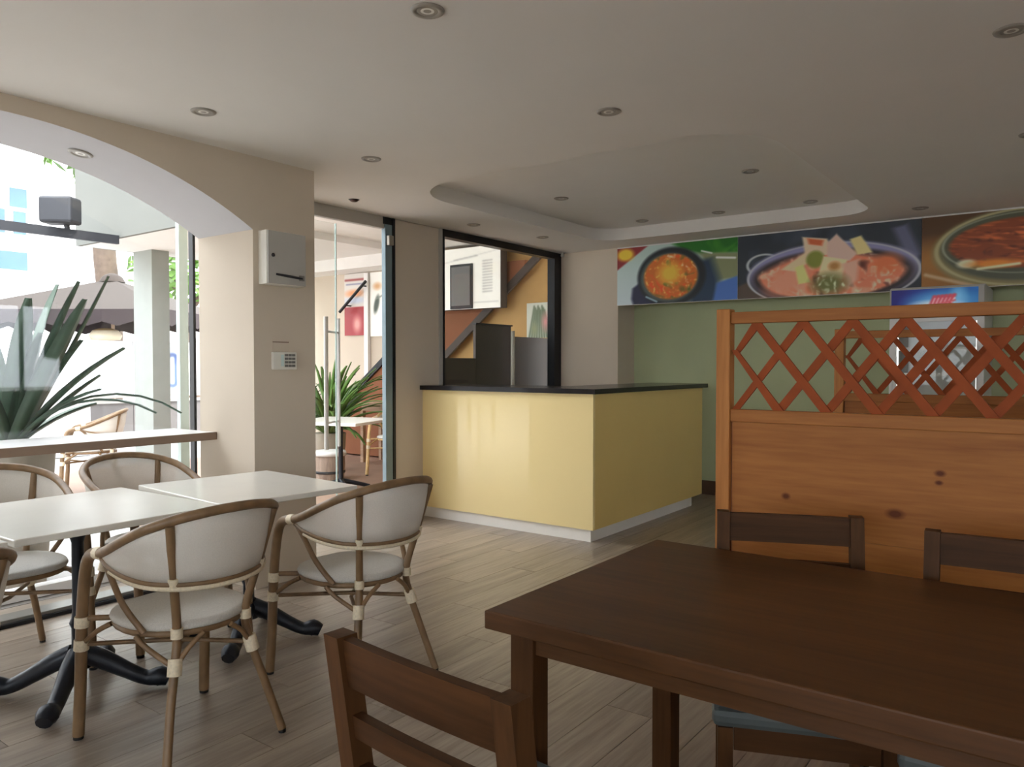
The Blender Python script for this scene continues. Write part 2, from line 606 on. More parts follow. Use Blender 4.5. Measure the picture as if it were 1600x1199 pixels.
# ceiling with the rounded recess
def round_rect(x0, x1, y0, y1, rs, n=10):
    pts = []
    cs = [(x1 - rs[0], y1 - rs[0], 0, rs[0]), (x0 + rs[1], y1 - rs[1], 90, rs[1]), (x0 + rs[2], y0 + rs[2], 180, rs[2]), (x1 - rs[3], y0 + rs[3], 270, rs[3])]
    for (cx, cy, a0, r) in cs:
        for i in range(n + 1):
            a = rad(a0 + 90 * i / n)
            pts.append((cx + r * math.cos(a), cy + r * math.sin(a)))
    return pts
hole = round_rect(3.79, 6.54, 1.31, 3.76, (0.27, 0.50, 0.42, 0.27))
outer = [(X0, Y0), (XG + .05, Y0), (XG + .05, YD + .1), (X0, YD + .1)]
tri = tessellate_polygon([[Vector((x, y, 0)) for x, y in outer], [Vector((x, y, 0)) for x, y in hole]])
allp = outer + hole
cb = MB()
cb.add([(x, y, CZ) for x, y in allp], [tuple(t) for t in tri])
n = len(hole)
TZ = 2.60
cb.add([(x, y, CZ) for x, y in hole] + [(x, y, TZ) for x, y in hole], [(i, (i + 1) % n, (i + 1) % n + n, i + n) for i in range(n)], True)
cb.box(X0, XG + .05, Y0, YD + .1, 2.72, 2.80)
ceil = struct(cb.build('ceiling', M['ceiling']))
MB().add([(x, y, TZ) for x, y in hole], [tuple(reversed(range(n)))]).build('recess_panel', M['white'], ceil)

# arch wall
AX, AZ, AR = 1.42, 2.412, 2.48
def arch_z(x, c=AX):
    return AZ - (x - c) ** 2 / (2 * AR) - 0.012 * (x - c) ** 4
AH = 1.241
lw = MB()
ZT = 2.72
def arch(c, soff):
    N = 40
    xs = [c - AH + 2 * AH * i / N for i in range(N + 1)]
    for yy in (YL, YLO):
        vs = []
        for x in xs:
            vs += [(x, yy, arch_z(x, c)), (x, yy, ZT)]
        lw.add(vs, [(2 * i, 2 * i + 2, 2 * i + 3, 2 * i + 1) for i in range(N)])
    vs = []
    for x in xs:
        vs += [(x, YL + .0, arch_z(x, c) - 0.0005), (x, YLO, arch_z(x, c) - 0.0005)]
    soff.add(vs, [(2 * i, 2 * i + 1, 2 * i + 3, 2 * i + 2) for i in range(N)], True)
so = MB()
arch(AX, so)
arch(AX - 2 * AH - .44, so)
so.v = so.v
xr = AX + AH                       # 2.661
lw.box(xr, 3.10, YL, YLO, 0, ZT)
lw.box(2.86, 3.10, YLO, YD + .1, 0, ZT)
lw.box(AX - AH - .44, AX - AH, YL, YLO, 0, ZT)
lw.box(X0, AX - 3 * AH - .44, YL, YLO, 0, ZT)
struct(lw.build('wall_left', M['beige']))
struct(so.build('trim_1', M['soffit']))

# wall with the door and the inner window
wd = MB()
wd.box(4.481, 5.066, YD, YD + .1, 0, ZT)
wd.box(5.066, XC, YD, YD + .1, 0, 1.0)
wd.box(3.10, XC, YD, YD + .1, CZ - .004, ZT)
struct(wd.build('wall_rear', M['beige']))
struct(bx('pillar', M['beige'], None, XC, XG + .1, YL, YD + .1, 0, ZT))
struct(bx('wall_far', M['green'], None, XG, XG + .1, Y0, YL, 0, ZT))
struct(bx('trim_2', M['beige'], None, XC, XC + .03, Y0, YL - .001, 1.90, CZ - .001))
struct(bx('baseboard_far', M['board'], None, XG - .015, XG, Y0, YL - .001, 0, 0.14))
wr = MB()
WZ0, WZ1 = 0.9, 2.2      # unseen windows added to the right wall for fill light
FILL_WIN = ((-2.6, -.4), (4.4, 5.6))
edges = [X0, FILL_WIN[0][0], FILL_WIN[0][1], FILL_WIN[1][0], FILL_WIN[1][1], XG + .1]
for k in (0, 2, 4):
    wr.box(edges[k], edges[k + 1], Y0 - .1, Y0, 0, ZT)
for (a, b_) in FILL_WIN:
    wr.box(a, b_, Y0 - .1, Y0, 0, WZ0)
    wr.box(a, b_, Y0 - .1, Y0, WZ1, ZT)
struct(wr.build('wall_right', M['ceiling']))
for q, (a, b_) in enumerate(FILL_WIN):
    w4 = struct(bx('window_%d' % (4 + q), M['glass'], None, a, b_, Y0 - .06, Y0 - .052, WZ0, WZ1))  # panes of the added fill windows, out of view
    for k in range(3):
        bx('mullion', M['black_metal'], w4, a + k * (b_ - a - .05) / 2, a + .05 + k * (b_ - a - .05) / 2, Y0 - .08, Y0 - .03, WZ0, WZ1)
nr = MB()      # street front behind the viewer, its window added to brighten the room
NY0, NY1 = -1.2, 2.9
nr.box(X0 - .1, X0, Y0, NY0, 0, ZT)
nr.box(X0 - .1, X0, NY1, YLO, 0, ZT)
nr.box(X0 - .1, X0, NY0, NY1, 0, WZ0)
nr.box(X0 - .1, X0, NY0, NY1, WZ1, ZT)
struct(nr.build('wall_near', M['ceiling']))
w6 = struct(bx('window_6', M['glass'], None, X0 - .06, X0 - .052, NY0, NY1, WZ0, WZ1))
for k in range(3):
    bx('mullion', M['black_metal'], w6, X0 - .08, X0 - .03, NY0 + k * (NY1 - NY0 - .05) / 2, NY0 + .05 + k * (NY1 - NY0 - .05) / 2, WZ0, WZ1)
struct(bx('roof_sun_block', M['facade'], None, X0 - .2, 8.2, Y0 - .2, YD + .15, 2.86, 3.5))  # unseen slab added to keep the sun off the canopy

# inner window: frame, jamb strip, pane
wn = MB()
wn.box(5.071, XC, YD - .02, YD + .07, 2.424, CZ - .002)
wn.box(5.071, 5.090, YD - .02, YD + .07, 1.0, 2.424)
wn.box(6.84, XC, YD - .02, YD + .07, 1.0, 2.424)
wn.box(5.09, 6.84, YD - .02, YD + .07, 1.0, 1.03)
w1 = struct(wn.build('window_1', M['black_metal']))
bx('jamb', M['cab_grey'], w1, 5.03, 5.070, YD - .012, YD + .07, 1.0, CZ - .004)
bx('pane', M['glass2'], w1, 5.09, 6.84, YD + .03, YD + .036, 1.03, 2.424)

# arch window: large pane, edge strip, dark seal, low track
w2 = struct(bx('window_2', M['glass'], None, AX - AH - .05, 2.77, 4.70, 4.708, 0.03, 2.75))
bx('glass_edge', M['glass_edge'], w2, 2.717, 2.777, 4.68, 4.72, 0.0, 2.75)
bx('seal', M['black_metal'], w2, 2.812, 2.83, 4.68, 4.73, 0.0, 2.75)
bx('track', M['grey_metal'], w2, AX - AH, 2.66, 4.25, 4.37, 0.0, 0.035, bev=.004)
bx('track', M['black_metal'], w2, AX - AH, 2.66, 4.23, 4.25, 0.0, 0.018)
bx('track', M['white'], w2, AX - AH, 2.80, 4.66, 4.74, 0.0, 0.06)
w3 = struct(bx('window_3', M['glass'], None, AX - 3 * AH - .5, AX - AH - .4, 4.70, 4.708, 0.03, 2.75))

# door opening: post, header, glass leaf with pull bars
d1 = struct(bx('door_1', M['steel'], None, 4.378, 4.455, YD - .015, YD + .03, 0, 2.43, bev=.004))
bx('seal', M['black_metal'], d1, 4.455, 4.483, YD - .02, YD + .10, 0, CZ - .003)
bx('post_head', M['black_metal'], d1, 4.36, 4.455, YD - .012, YD + .09, 2.43, CZ - .003)
bx('header', M['cab_grey'], d1, 3.10, 4.374, YD - .006, YD + .04, 2.395, CZ - .003)
bx('closer', M['chrome'], d1, 4.388, 4.44, YD - .05, YD - .012, 2.26, 2.34, bev=.006)
lf = bx('glass_leaf', M['glass2'], d1, 3.14, 3.945, 4.60, 4.61, 0.02, 2.38)
bx('leaf_edge', M['glass_edge'], lf, 3.945, 3.952, 4.598, 4.612, 0.02, 2.38)
for (hx, hy) in ((3.80, 4.545), (4.02, 4.665)):
    h = MB().tube([(hx, hy, 0.66), (hx, hy, 1.66)], 0.0165, 12, 1).build('handle', M['white'], d1)
MB().tube([(3.80, 4.545, 1.55), (4.02, 4.665, 1.55)], 0.009, 8, 1).build('handle_standoff', M['white'], d1)
MB().tube([(3.80, 4.545, .86), (4.02, 4.665, .86)], 0.009, 8, 1).build('handle_standoff', M['white'], d1)

# ================================================================== OUTSIDE SETTING
struct(bx('ground', M['concrete'], None, -30, 60, YLO + .06, 60, -0.2, -0.005))
struct(bx('ground_side', M['concrete'], None, -30, 60, -40, Y0 - .101, -0.2, -0.005))
struct(bx('ground_near', M['concrete'], None, -30, X0 - .101, Y0 - .1, YLO + .059, -0.2, -0.005))
struct(bx('terrace_floor', M['terrace'], None, 3.15, 9.5, YD + .102, 9.9, -0.2, 0.0))
CN = 2.78
cn = MB()
cn.box(4.55, 14, YD + .15, 10.06, CN, 3.72)
struct(cn.build('canopy_ceiling', M['fascia']))
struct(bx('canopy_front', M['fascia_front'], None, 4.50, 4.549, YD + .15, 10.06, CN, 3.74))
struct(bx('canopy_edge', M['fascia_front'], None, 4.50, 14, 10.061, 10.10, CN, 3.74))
struct(bx('canopy_beam', M['fascia'], None, 4.55, 7.6, 6.84, 7.0, 2.70, CN))
pc = struct(MB().box(5.20, 5.434, 9.60, 10.06, 0, CN).build('column_terrace', M['column']))
# back wall of the terrace
tw = MB().box(7.60, 7.75, YD + .1, 7.2, 0, CN)
struct(bx('wall_terrace_rear', M['beige'], None, 7.60, 7.75, 7.2, 9.9, 0, CN))
struct(tw.build('wall_terrace', M['yellow_wall']))
struct(bx('soffit_terrace', M['fascia'], None, 7.2, 7.6, 7.0, 9.9, 2.62, CN))

struct(bx('side_light_block', M['hoard_base'], None, -30, -10.5, YLO + 2.6, 26, 0, 9))  # unseen mass added to cut the light from the left
# far street front, windows proud of it
fc = struct(bx('facade_street', M['facade'], None, -12, 34, 24, 25, 0, 13))
for (x0, x1, z0, z1) in ((8.93, 9.36, 5.70, 6.22), (7.9, 8.80, 4.95, 5.60), (9.02, 9.33, 4.95, 5.58), (7.6, 9.35, 3.95, 4.45),
                         (4.9, 6.6, 5.0, 6.2), (4.9, 6.6, 7.4, 8.6), (7.6, 9.3, 7.4, 8.6), (1.5, 3.2, 5.0, 6.2), (18, 19.6, 5, 6.4), (21, 22.6, 5, 6.4)):
    wf = bx('window', M['facade'], fc, x0 - .06, x1 + .06, 23.95, 24.0, z0 - .06, z1 + .06)
    bx('pane', M['blue_glass'], wf, x0, x1, 23.92, 23.96, z0, z1)

# ================================================================== COUNTER
ct = thing('reception_counter', 'glossy yellow L-shaped counter with a black top and white plinth', 'counter', (4.82, 2.835, 0))
KX, KY = 4.838 - 4.82, 2.863 - 2.835
YE = YD - 2.835 - .002
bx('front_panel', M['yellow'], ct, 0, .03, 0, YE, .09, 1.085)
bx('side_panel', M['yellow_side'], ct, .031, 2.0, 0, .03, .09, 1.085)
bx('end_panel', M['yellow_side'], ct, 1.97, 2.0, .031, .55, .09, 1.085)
bx('plinth', M['white_gloss'], ct, KX, KX + .03, KY, YE, 0, .0895)
bx('plinth', M['white_gloss'], ct, KX + .031, 1.83, KY, KY + .03, 0, .0895)
tp = MB().prism([(-.035, -.035), (2.05, -.035), (2.05, .56), (.56, .56), (.56, YE), (-.035, YE)], 'z', 1.086, 1.123)
tp.build('countertop', M['black_top'], ct)
bx('inner_panel', M['yellow_side'], ct, .50, .53, .55, YE, 0.0, 1.085)

# ================================================================== FOOD BANNERS
def banner(y0, y1, paint, label):
    t = thing('food_banner', label, 'poster', (XC, y0, 2.19), 0, 'food banners under the ceiling')
    bx('board', M['white'], t, -.022, -.001, y1 - y0, 0, -.289, .293)
    paint.c = np.clip(paint.c * (.92 + .24 * paint.c / 255), 0, 250)
    paint.build('picture', (-.0235, 0, .286), (0, y1 - y0, 0), (0, 0, -.572), t)
    bx('edge_strip', M['white'], t, -.026, -.001, y1 - y0, 0, .2935, .2975)

# picture 1: red stew in a black bowl
p = Paint(330, 160, (178, 196, 190))
U, V = p.U, p.V
p.mix((V - 0.15) * 1.2, (196, 208, 212))
p.poly([(-.1, -.1), (.34, -.1), (-.1, .52)], (140, 44, 48), .02)
p.ell(.075, .12, .075, .11, (226, 196, 70), .3)
p.poly([(.42, -.1), (1.1, -.1), (1.1, .26), (.72, .22), (.55, .10)], (44, 120, 40), .05)
p.mix((vnoise(U, V, 14, 6, 3) - .5) * 1.6 * (U > .45) * (V < .24), (120, 190, 60))
p.poly([(.70, .20), (1.1, .26), (1.1, .62), (.84, .68)], (140, 146, 110), .05)
p.poly([(.62, .35), (.80, .30), (.86, .66), (.86, 1.1), (.62, 1.1)], (44, 66, 90), .08)
p.poly([(.84, .72), (1.1, .56), (1.1, 1.1), (.80, 1.1)], (86, 124, 190), .03)
p.poly([(.14, .72), (.24, .58), (.34, .9), (.34, 1.1), (.16, 1.1), (.13, .9)], (40, 44, 74), .03)
p.ell(.47, .56, .285, .50, (36, 42, 48), .05)
p.ell(.455, .57, .245, .42, (84, 96, 92), .05)
d = np.sqrt(((U - .465) / .225) ** 2 + ((V - .555) / .385) ** 2)
n1 = vnoise(U, V, 26, 13, 5); n2 = vnoise(U, V, 48, 22, 9)
p.mix((1.05 - d) * 10, (206, 120, 52))
ins = (d < 1.0)
p.mix(ins * (n1 - .55) * 3, (226, 96, 48))
p.mix(ins * (n2 - .6) * 3, (240, 208, 120))
p.mix(ins * (vnoise(U, V, 20, 10, 21) - .66) * 4, (96, 110, 48))
p.mix(ins * (vnoise(U, V, 30, 14, 31) - .72) * 4, (240, 226, 206))
p.ell(.46, .50, .09, .17, (232, 190, 78), .5)
p.line(.72, .17, .80, .22, .016, (230, 236, 236))
p.line(.84, .30, .98, .33, .02, (236, 240, 240))
p.line(.26, .88, .35, .97, .02, (150, 176, 190))
banner(3.806, 2.553, p, 'printed banner of orange stew in a black bowl')

# picture 2: pan of rice cakes and seafood
p = Paint(420, 160, (52, 60, 70))
U, V = p.U, p.V
p.mix((vnoise(U, V, 9, 4, 2) - .45) * 1.4 * (V < .5), (96, 108, 130))
p.ring(.16, .48, .10, .16, .10, (190, 196, 198))
p.poly([(.86, .10), (.93, .06), (1.0, .5), (.94, .6)], (110, 112, 140), .04)
p.poly([(-.1, .9), (.06, .74), (.2, 1.1), (-.1, 1.1)], (96, 82, 72), .03)
p.ell(.53, .66, .465, .45, (150, 148, 184), .04)
p.ell(.53, .72, .44, .40, (60, 50, 52), .06)
p.ring(.53, .70, .465, .47, .02, (186, 188, 196))
n1 = vnoise(U, V, 24, 10, 4); n2 = vnoise(U, V, 46, 16, 6)
mound = np.clip((V - (0.30 + 1.9 * (U - .52) ** 2)) * 9, 0, 1) * np.clip((1.0 - np.sqrt(((U - .53) / .42) ** 2 + ((V - .66) / .42) ** 2)) * 12, 0, 1)
p.mix(mound, (226, 142, 110))
p.mix(mound * (n1 - .5) * 3, (242, 186, 156))
p.mix(mound * (n2 - .56) * 3.4, (248, 216, 190))
p.mix(mound * (vnoise(U, V, 22, 9, 14) - .64) * 4, (112, 60, 46))
p.ell(.30, .74, .13, .20, (240, 160, 132), .5, -.5)
p.poly([(.26, .58), (.42, .30), (.50, .36), (.34, .62)], (228, 206, 170), .02)
p.poly([(.38, .10), (.52, .16), (.56, .40), (.40, .42)], (226, 204, 178), .015)
p.poly([(.41, .13), (.50, .18), (.49, .26), (.42, .22)], (206, 110, 68), .02)
p.poly([(.52, .22), (.57, .10), (.68, .42), (.64, .52), (.52, .44)], (216, 190, 176), .015)
p.poly([(.64, .20), (.70, .16), (.76, .42), (.68, .44)], (222, 208, 152), .015)
p.ell(.455, .46, .05, .13, (140, 146, 66), .2)
p.poly([(.34, .56), (.39, .52), (.43, .80), (.36, .82)], (216, 214, 144), .015)
p.poly([(.50, .42), (.63, .50), (.60, .78), (.47, .70)], (232, 214, 176), .015)
p.ell(.56, .58, .03, .06, (190, 140, 80), .5)
p.poly([(.60, .56), (.69, .50), (.68, .80), (.63, .94)], (224, 182, 160), .03)
p.ell(.53, .84, .09, .15, (124, 128, 76), .5)
p.mix((np.sqrt(((U - .53) / .09) ** 2 + ((V - .84) / .14) ** 2) < 1) * (n2 - .5) * 3, (214, 220, 190))
p.ell(.83, .60, .075, .14, (220, 130, 84), .4)
p.mix((np.abs(U - .82) < .07) * (V > .62) * (V < .86) * (n2 - .45) * 2.5, (238, 200, 170))
banner(2.551, 1.042, p, 'printed banner of a pan of pink seafood and pale rice cakes')

# picture 3: fried meat on a plate
p = Paint(360, 150, (96, 66, 34))
U, V = p.U, p.V
p.mix((V - .25) * 1.2, (176, 122, 54))
p.ell(.05, .62, .10, .24, (170, 122, 58), .7)
p.ell(.47, .52, .42, .55, (150, 138, 96), .04)
p.ell(.47, .46, .385, .48, (92, 94, 74), .05)
p.ring(.47, .50, .40, .50, .03, (184, 178, 136))
p.ring(.47, .44, .37, .40, .02, (156, 160, 140))
n1 = vnoise(U, V, 26, 22, 8)
rot = vnoise(U * .8 + V * .5, V - U * .3 + .4, 14, 40, 12)
d = np.sqrt(((U - .47) / .345) ** 2 + ((V - .44) / .34) ** 2)
ins = np.clip((1.02 - d) * 14, 0, 1)
p.mix(ins, (150, 78, 40))
p.mix(ins * (rot - .5) * 3, (214, 120, 66))
p.mix(ins * (n1 - .58) * 3, (92, 44, 28))
p.ell(.21, .68, .045, .06, (226, 220, 190), .3)
p.ell(.33, .70, .10, .06, (226, 150, 60), .5)
p.line(.26, .76, .44, .72, .022, (236, 228, 190))
p.line(.02, .80, .26, 1.0, .03, (200, 176, 140))
p.poly([(.55, 1.1), (.62, .86), (.8, .8), (.8, 1.1)], (200, 158, 140), .05)
banner(1.040, -.46, p, 'printed banner of browned meat on a round plate, partly seen')

# ================================================================== PINE PARTITIONS
def partition(X, YA, YB, label):
    """left post at YA, runs to YB (smaller y)"""
    t = thing('lattice_partition', label, 'partition', (X, YA, 0))
    H = 1.504
    t.location = (0, 0, 0)
    bx('post', M['pine_z'], t, X - .012, X + .04, YA - .052, YA, 0, H, bev=.004)
    bx('post', M['pine_z'], t, X - .012, X + .04, YB, YB + .052, 0, H, bev=.004)
    ya, yb = YA - .0525, YB + .0525
    bx('top_rail', M['pine'], t, X - .004, X + .034, yb, ya, 1.450, H - .012, bev=.003)
    bx('middle_rail', M['pine'], t, X - .004, X + .034, yb, ya, 1.090, 1.136, bev=.003)
    bx('bottom_rail', M['pine'], t, X - .004, X + .034, yb, ya, .02, .09, bev=.003)
    for (z0, z1) in ((.0905, .3975), (.3985, .7035), (.7045, 1.0895)):
        bx('board', M['pine'], t, X + .005, X + .024, yb, ya - .006, z0, z1)
    # brown strip standing in for the shadow line beside the left post
    bx('shadow_strip', M['terracotta'], t, X + .012, X + .022, ya - .0058, ya, .0905, 1.0895)
    # lattice: slats of two layers
    z0, z1 = 1.1362, 1.4498
    hz, hy = (z1 - z0) / 3, .0812
    yn = YA - .062
    span = hy * 3
    sl = .0195
    for k in range(-4, 26):
        for sgn in (1, -1):
            if sgn == 1:      # foot at a bottom node, leaning towards +y at the top
                yb0 = yn - k * 2 * hy; yt0 = yb0 + span
            else:
                yb0 = yn - k * 2 * hy; yt0 = yb0 - span
            # clip the slat's centre line to the field
            ta, tb = 0.0, 1.0
            for lim, up in ((ya - .003, True), (yb + .003, False)):
                dy = yt0 - yb0
                tt = (lim - yb0) / dy
                if up:
                    if yb0 > lim and yt0 > lim: ta, tb = 1, 0
                    elif yb0 > lim: ta = max(ta, tt)
                    elif yt0 > lim: tb = min(tb, tt)
                else:
                    if yb0 < lim and yt0 < lim: ta, tb = 1, 0
                    elif yb0 < lim: ta = max(ta, tt)
                    elif yt0 < lim: tb = min(tb, tt)
            if tb - ta < .08: continue
            A = Vector((0, yb0 + (yt0 - yb0) * ta, z0 + (z1 - z0) * ta))
            B = Vector((0, yb0 + (yt0 - yb0) * tb, z0 + (z1 - z0) * tb))
            # polygon of the slat, cut level at the rails
            dvec = (B - A).normalized()
            hw = sl / 2 / abs(dvec.z) * 1.5
            poly = [(A.y - hw, A.z), (A.y + hw, A.z), (B.y + hw, B.z), (B.y - hw, B.z)]
            poly = [(min(max(q[0], yb + .0005), ya - .0005), q[1]) for q in poly]
            xa = X + (.004 if sgn == 1 else .0145)
            MB().prism(poly, 'x', xa, xa + .010).build('slat', M['lattice'], t)
    return t
partition(2.75, 1.086, -1.30, 'pine partition nearest the dark dining table, lattice top over knotty boards')
partition(4.69, 1.145, -1.30, 'pine lattice partition behind the nearer one, in front of the drinks cooler')

# ================================================================== DRINKS COOLER
M['lit_print'] = print_mat('glow_print')      # the cooler's header is a backlit sign
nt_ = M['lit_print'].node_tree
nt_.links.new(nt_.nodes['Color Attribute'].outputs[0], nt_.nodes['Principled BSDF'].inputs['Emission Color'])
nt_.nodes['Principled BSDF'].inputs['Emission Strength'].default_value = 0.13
FX, FYA, FYB = 6.62, 1.21, 0.575
fr = thing('drinks_cooler', 'empty white drinks cooler with a blue header sign and wire shelves', 'cooler', (0, 0, 0))
cabm = MB()
cabm.box(FX + .05, XG - .03, FYA - .03, FYA, 0, 1.90)
cabm.box(FX + .05, XG - .03, FYB, FYB + .03, 0, 1.90)
cabm.box(FX + .05, XG - .03, FYB + .03, FYA - .03, 1.86, 1.90)
cabm.box(FX + .05, XG - .03, FYB + .03, FYA - .03, 0, .25)
cabm.box(XG - .06, XG - .03, FYB + .03, FYA - .03, .25, 1.86)
cabm.build('cabinet', M['cab_grey'], fr)
bx('lining', M['fridge_in'], fr, XG - .075, XG - .061, FYB + .031, FYA - .031, .251, 1.70)
bx('header_box', M['cab_grey'], fr, FX, FX + .05, FYB, FYA, 1.70, 1.89, bev=.004)
p = Paint(150, 50, (24, 24, 110))
U, V = p.U, p.V
p.mix(np.clip(1.15 - np.sqrt(((U - .62) / .5) ** 2 + ((V - .75) / 1.1) ** 2), 0, 1) * 1.2, (24, 110, 190))
p.mix((U - .55) * 2.2, (20, 104, 180))
p.ell(.60, .70, .30, .40, (120, 190, 235), .8)
p.ell(.78, .45, .07, .5, (120, 190, 232), .9)
p.ell(.52, .82, .24, .20, (236, 240, 246), .6)
for k in range(6):
    uu = .46 + k * .045
    p.line(uu, .92 - .03 * k, uu + .05, .40 - .01 * k, .085, (210, 70, 84))
    p.line(uu + .02, .85 - .03 * k, uu + .055, .5, .035, (244, 226, 230))
p.line(.44, .90, .74, .62, .05, (214, 96, 104))
p.build('header_sign', (FX - .001, FYA - .012, 1.878), (0, FYB - FYA + .05, 0), (0, 0, -.15), fr, M['lit_print'])
dr = MB()
dr.box(FX, FX + .05, FYA - .045, FYA, .26, 1.69); dr.box(FX, FX + .05, FYB, FYB + .045, .26, 1.69)
dr.box(FX, FX + .05, FYB + .045, FYA - .045, 1.63, 1.69); dr.box(FX, FX + .05, FYB + .045, FYA - .045, .26, .32)
df = dr.build('door', M['white'], fr)
bx('pane', M['glass2'], df, FX + .02, FX + .026, FYB + .045, FYA - .045, .32, 1.63)
MB().tube([(FX - .03, FYA - .022, .9), (FX - .03, FYA - .022, 1.25)], .010, 8, 1).box(FX - .03, FX, FYA - .03, FYA - .014, .92, .94).box(FX - .03, FX, FYA - .03, FYA - .014, 1.21, 1.23).build('handle', M['white'], df)
for z in (.55, .80, 1.02, 1.22, 1.42):
    sh = MB().box(FX + .08, FX + .088, FYB + .035, FYA - .035, z - .01, z + .015)
    for k in range(14):
        yy = FYB + .05 + k * (FYA - FYB - .1) / 13
        sh.box(FX + .088, XG - .08, yy - .002, yy + .002, z, z + .005)
    sh.build('wire_shelf', M['white'], fr)
for z in (1.52, 1.30, 1.08):
    for yy in (FYA - .034, FYB + .034):
        bx('shelf_clip', M['white'], fr, FX + .055, FX + .075, yy - .012, yy + .012, z, z + .06)
def glow(name, col, st):
    m = mat(name, col, .4)
    b = m.node_tree.nodes['Principled BSDF']
    b.inputs['Emission Color'].default_value = (1, .98, .95, 1)
    b.inputs['Emission Strength'].default_value = st
    return m
M['tube'] = glow('cooler_light_tube', (235, 235, 230), 1.3)
for yy in (FYA - .046, FYB + .046):
    MB().tube([(FX + .066, yy, .35), (FX + .066, yy, 1.66)], .009, 8, 1).build('light_tube', M['tube'], fr)
bx('base_grille', M['dark'], fr, FX + .02, FX + .049, FYB + .01, FYA - .01, .05, .24)

# ================================================================== DARK TABLE AND CHAIRS
TX0, TX1, TY0, TY1 = 1.335, 2.205, -0.32, 1.066
tb = thing('dining_table', 'dark brown wooden dining table with square legs, close by', 'table')
bx('tabletop', M['dark_wood'], tb, TX0, TX1, TY0, TY1, .708, .75, bev=.004)
for lx in (TX0 + .045, TX1 - .045 - .062):
    for ly in (TY0 + .04, TY1 - .04 - .062):
        bx('leg', M['dark_wood_z'], tb, lx, lx + .062, ly, ly + .062, 0, .7075, bev=.003)
a, b_ = TX0 + .055, TX1 - .055
for (x0, x1, y0, y1, mm) in ((a, a + .025, TY0 + .103, TY1 - .103, 'dark_wood'), (b_ - .025, b_, TY0 + .103, TY1 - .103, 'dark_wood'),
                             (TX0 + .108, TX1 - .108, TY0 + .05, TY0 + .075, 'dark_wood_x'), (TX0 + .108, TX1 - .108, TY1 - .075, TY1 - .05, 'dark_wood_x')):
    bx('apron', M[mm], tb, x0, x1, y0, y1, .655, .7075)

def dark_chair(label, loc, face):
    t = thing('dining_chair', label, 'chair', (loc[0], loc[1], 0), rad(face - 90), 'dark dining chairs')
    H = .857
    for s in (-1, 1):
        x0, x1 = (s * .205, s * .168)
        # rear post: side profile that leans back above the seat
        prof = [(-.205, 0), (-.165, 0), (-.165, .44), (-.225, H), (-.265, H), (-.205, .44)]
        MB().prism(prof, 'x', min(x0, x1), max(x0, x1)).build('post', M['dark_wood_z'], t)
        bx('leg', M['dark_wood_z'], t, s * .205, s * .168, .20, .24, 0, .415, bev=.002)
    def rail(z0, z1, name):
        N = 8
        vs, fs = [], []
        for i in range(N + 1):
            x = -.1675 + .335 * i / N
            dy = -.005 * (1 - (2 * i / N - 1) ** 2)
            for z in (z0, z1):
                yy = -.185 - .06 * (z - .44) / (H - .44) + dy
                vs += [(x, yy - .010, z), (x, yy + .010, z)]
        for i in range(N):
            q = i * 4
            for (a_, b2) in ((0, 1), (1, 3), (3, 2), (2, 0)):
                fs.append((q + a_, q + b2, q + 4 + b2, q + 4 + a_))
        fs += [(0, 2, 3, 1), (N * 4, N * 4 + 1, N * 4 + 3, N * 4 + 2)]
        fix_normals(MB().add(vs, fs).build(name, M['dark_wood_x'], t))
    rail(.772, .853, 'top_rail')
    rail(.682, .722, 'back_rail')
    rail(.595, .632, 'back_rail')
    bx('seat_frame', M['dark_wood_x'], t, -.166, .166, .203, .225, .355, .412)
    bx('seat_frame', M['dark_wood_x'], t, -.166, .166, -.19, -.168, .355, .412)
    for s in (-1, 1):
        bx('seat_frame', M['dark_wood_x'], t, s * .178, s * .198, -.164, .199, .355, .412)
        bx('stretcher', M['dark_wood_x'], t, s * .18, s * .194, -.164, .199, .19, .215)
    bx('seat', M['leather'], t, -.218, .218, -.158, .25, .416, .462, bev=.016)
    return t
dark_chair('dark wooden chair by the near corner of the dining table, seen from behind', (1.071, .77), -4.6)
dark_chair('dark wooden chair across the dining table, turned slightly, by the partition post', (2.09, .60), 202)
dark_chair('dark wooden chair across the dining table, square to it, partly seen', (2.082, .108), 184)

# ================================================================== WHITE TABLES
def white_table(label, cx, cy, rot, sx, sy):
    t = thing('cafe_table', label, 'table', (cx, cy, 0), rad(rot), 'white cafe tables in a row')
    bx('tabletop', M['white_top'], t, -sx / 2, sx / 2, -sy / 2, sy / 2, .705, .73, bev=.004)
    bx('top_plate', M['iron'], t, -.17, .17, -.17, .17, .690, .7045)
    col = [(.045, .10), (.05, .14), (.032, .17), (.026, .20), (.026, .26), (.034, .28), (.026, .30), (.022, .33), (.022, .60), (.028, .62), (.034, .64), (.026, .66), (.04, .69)]
    MB().lathe(col, 16).build('column', M['iron'], t)
    for k in range(4):
        a = rad(45 + 90 * k)
        c, s = math.cos(a), math.sin(a)
        pts = [(.02 * c, .02 * s, .155), (.09 * c, .09 * s, .125), (.18 * c, .18 * s, .075), (.25 * c, .25 * s, .042), (.30 * c, .30 * s, .044), (.335 * c, .335 * s, .030)]
        MB().tube(pts, [.040, .038, .031, .029, .040, .028], 10, 4).build('foot', M['iron'], t)
    return t
white_table('white square cafe table in the middle of the row, under the arch window', 1.405, 3.175, 1.5, .772, .79)
white_table('white square cafe table at the pillar end of the row', 2.166, 3.157, -4.5, .68, .785)
white_table('white square cafe table at the far left end of the row, only its corner showing', .615, 3.15, 1.5, .772, .79)

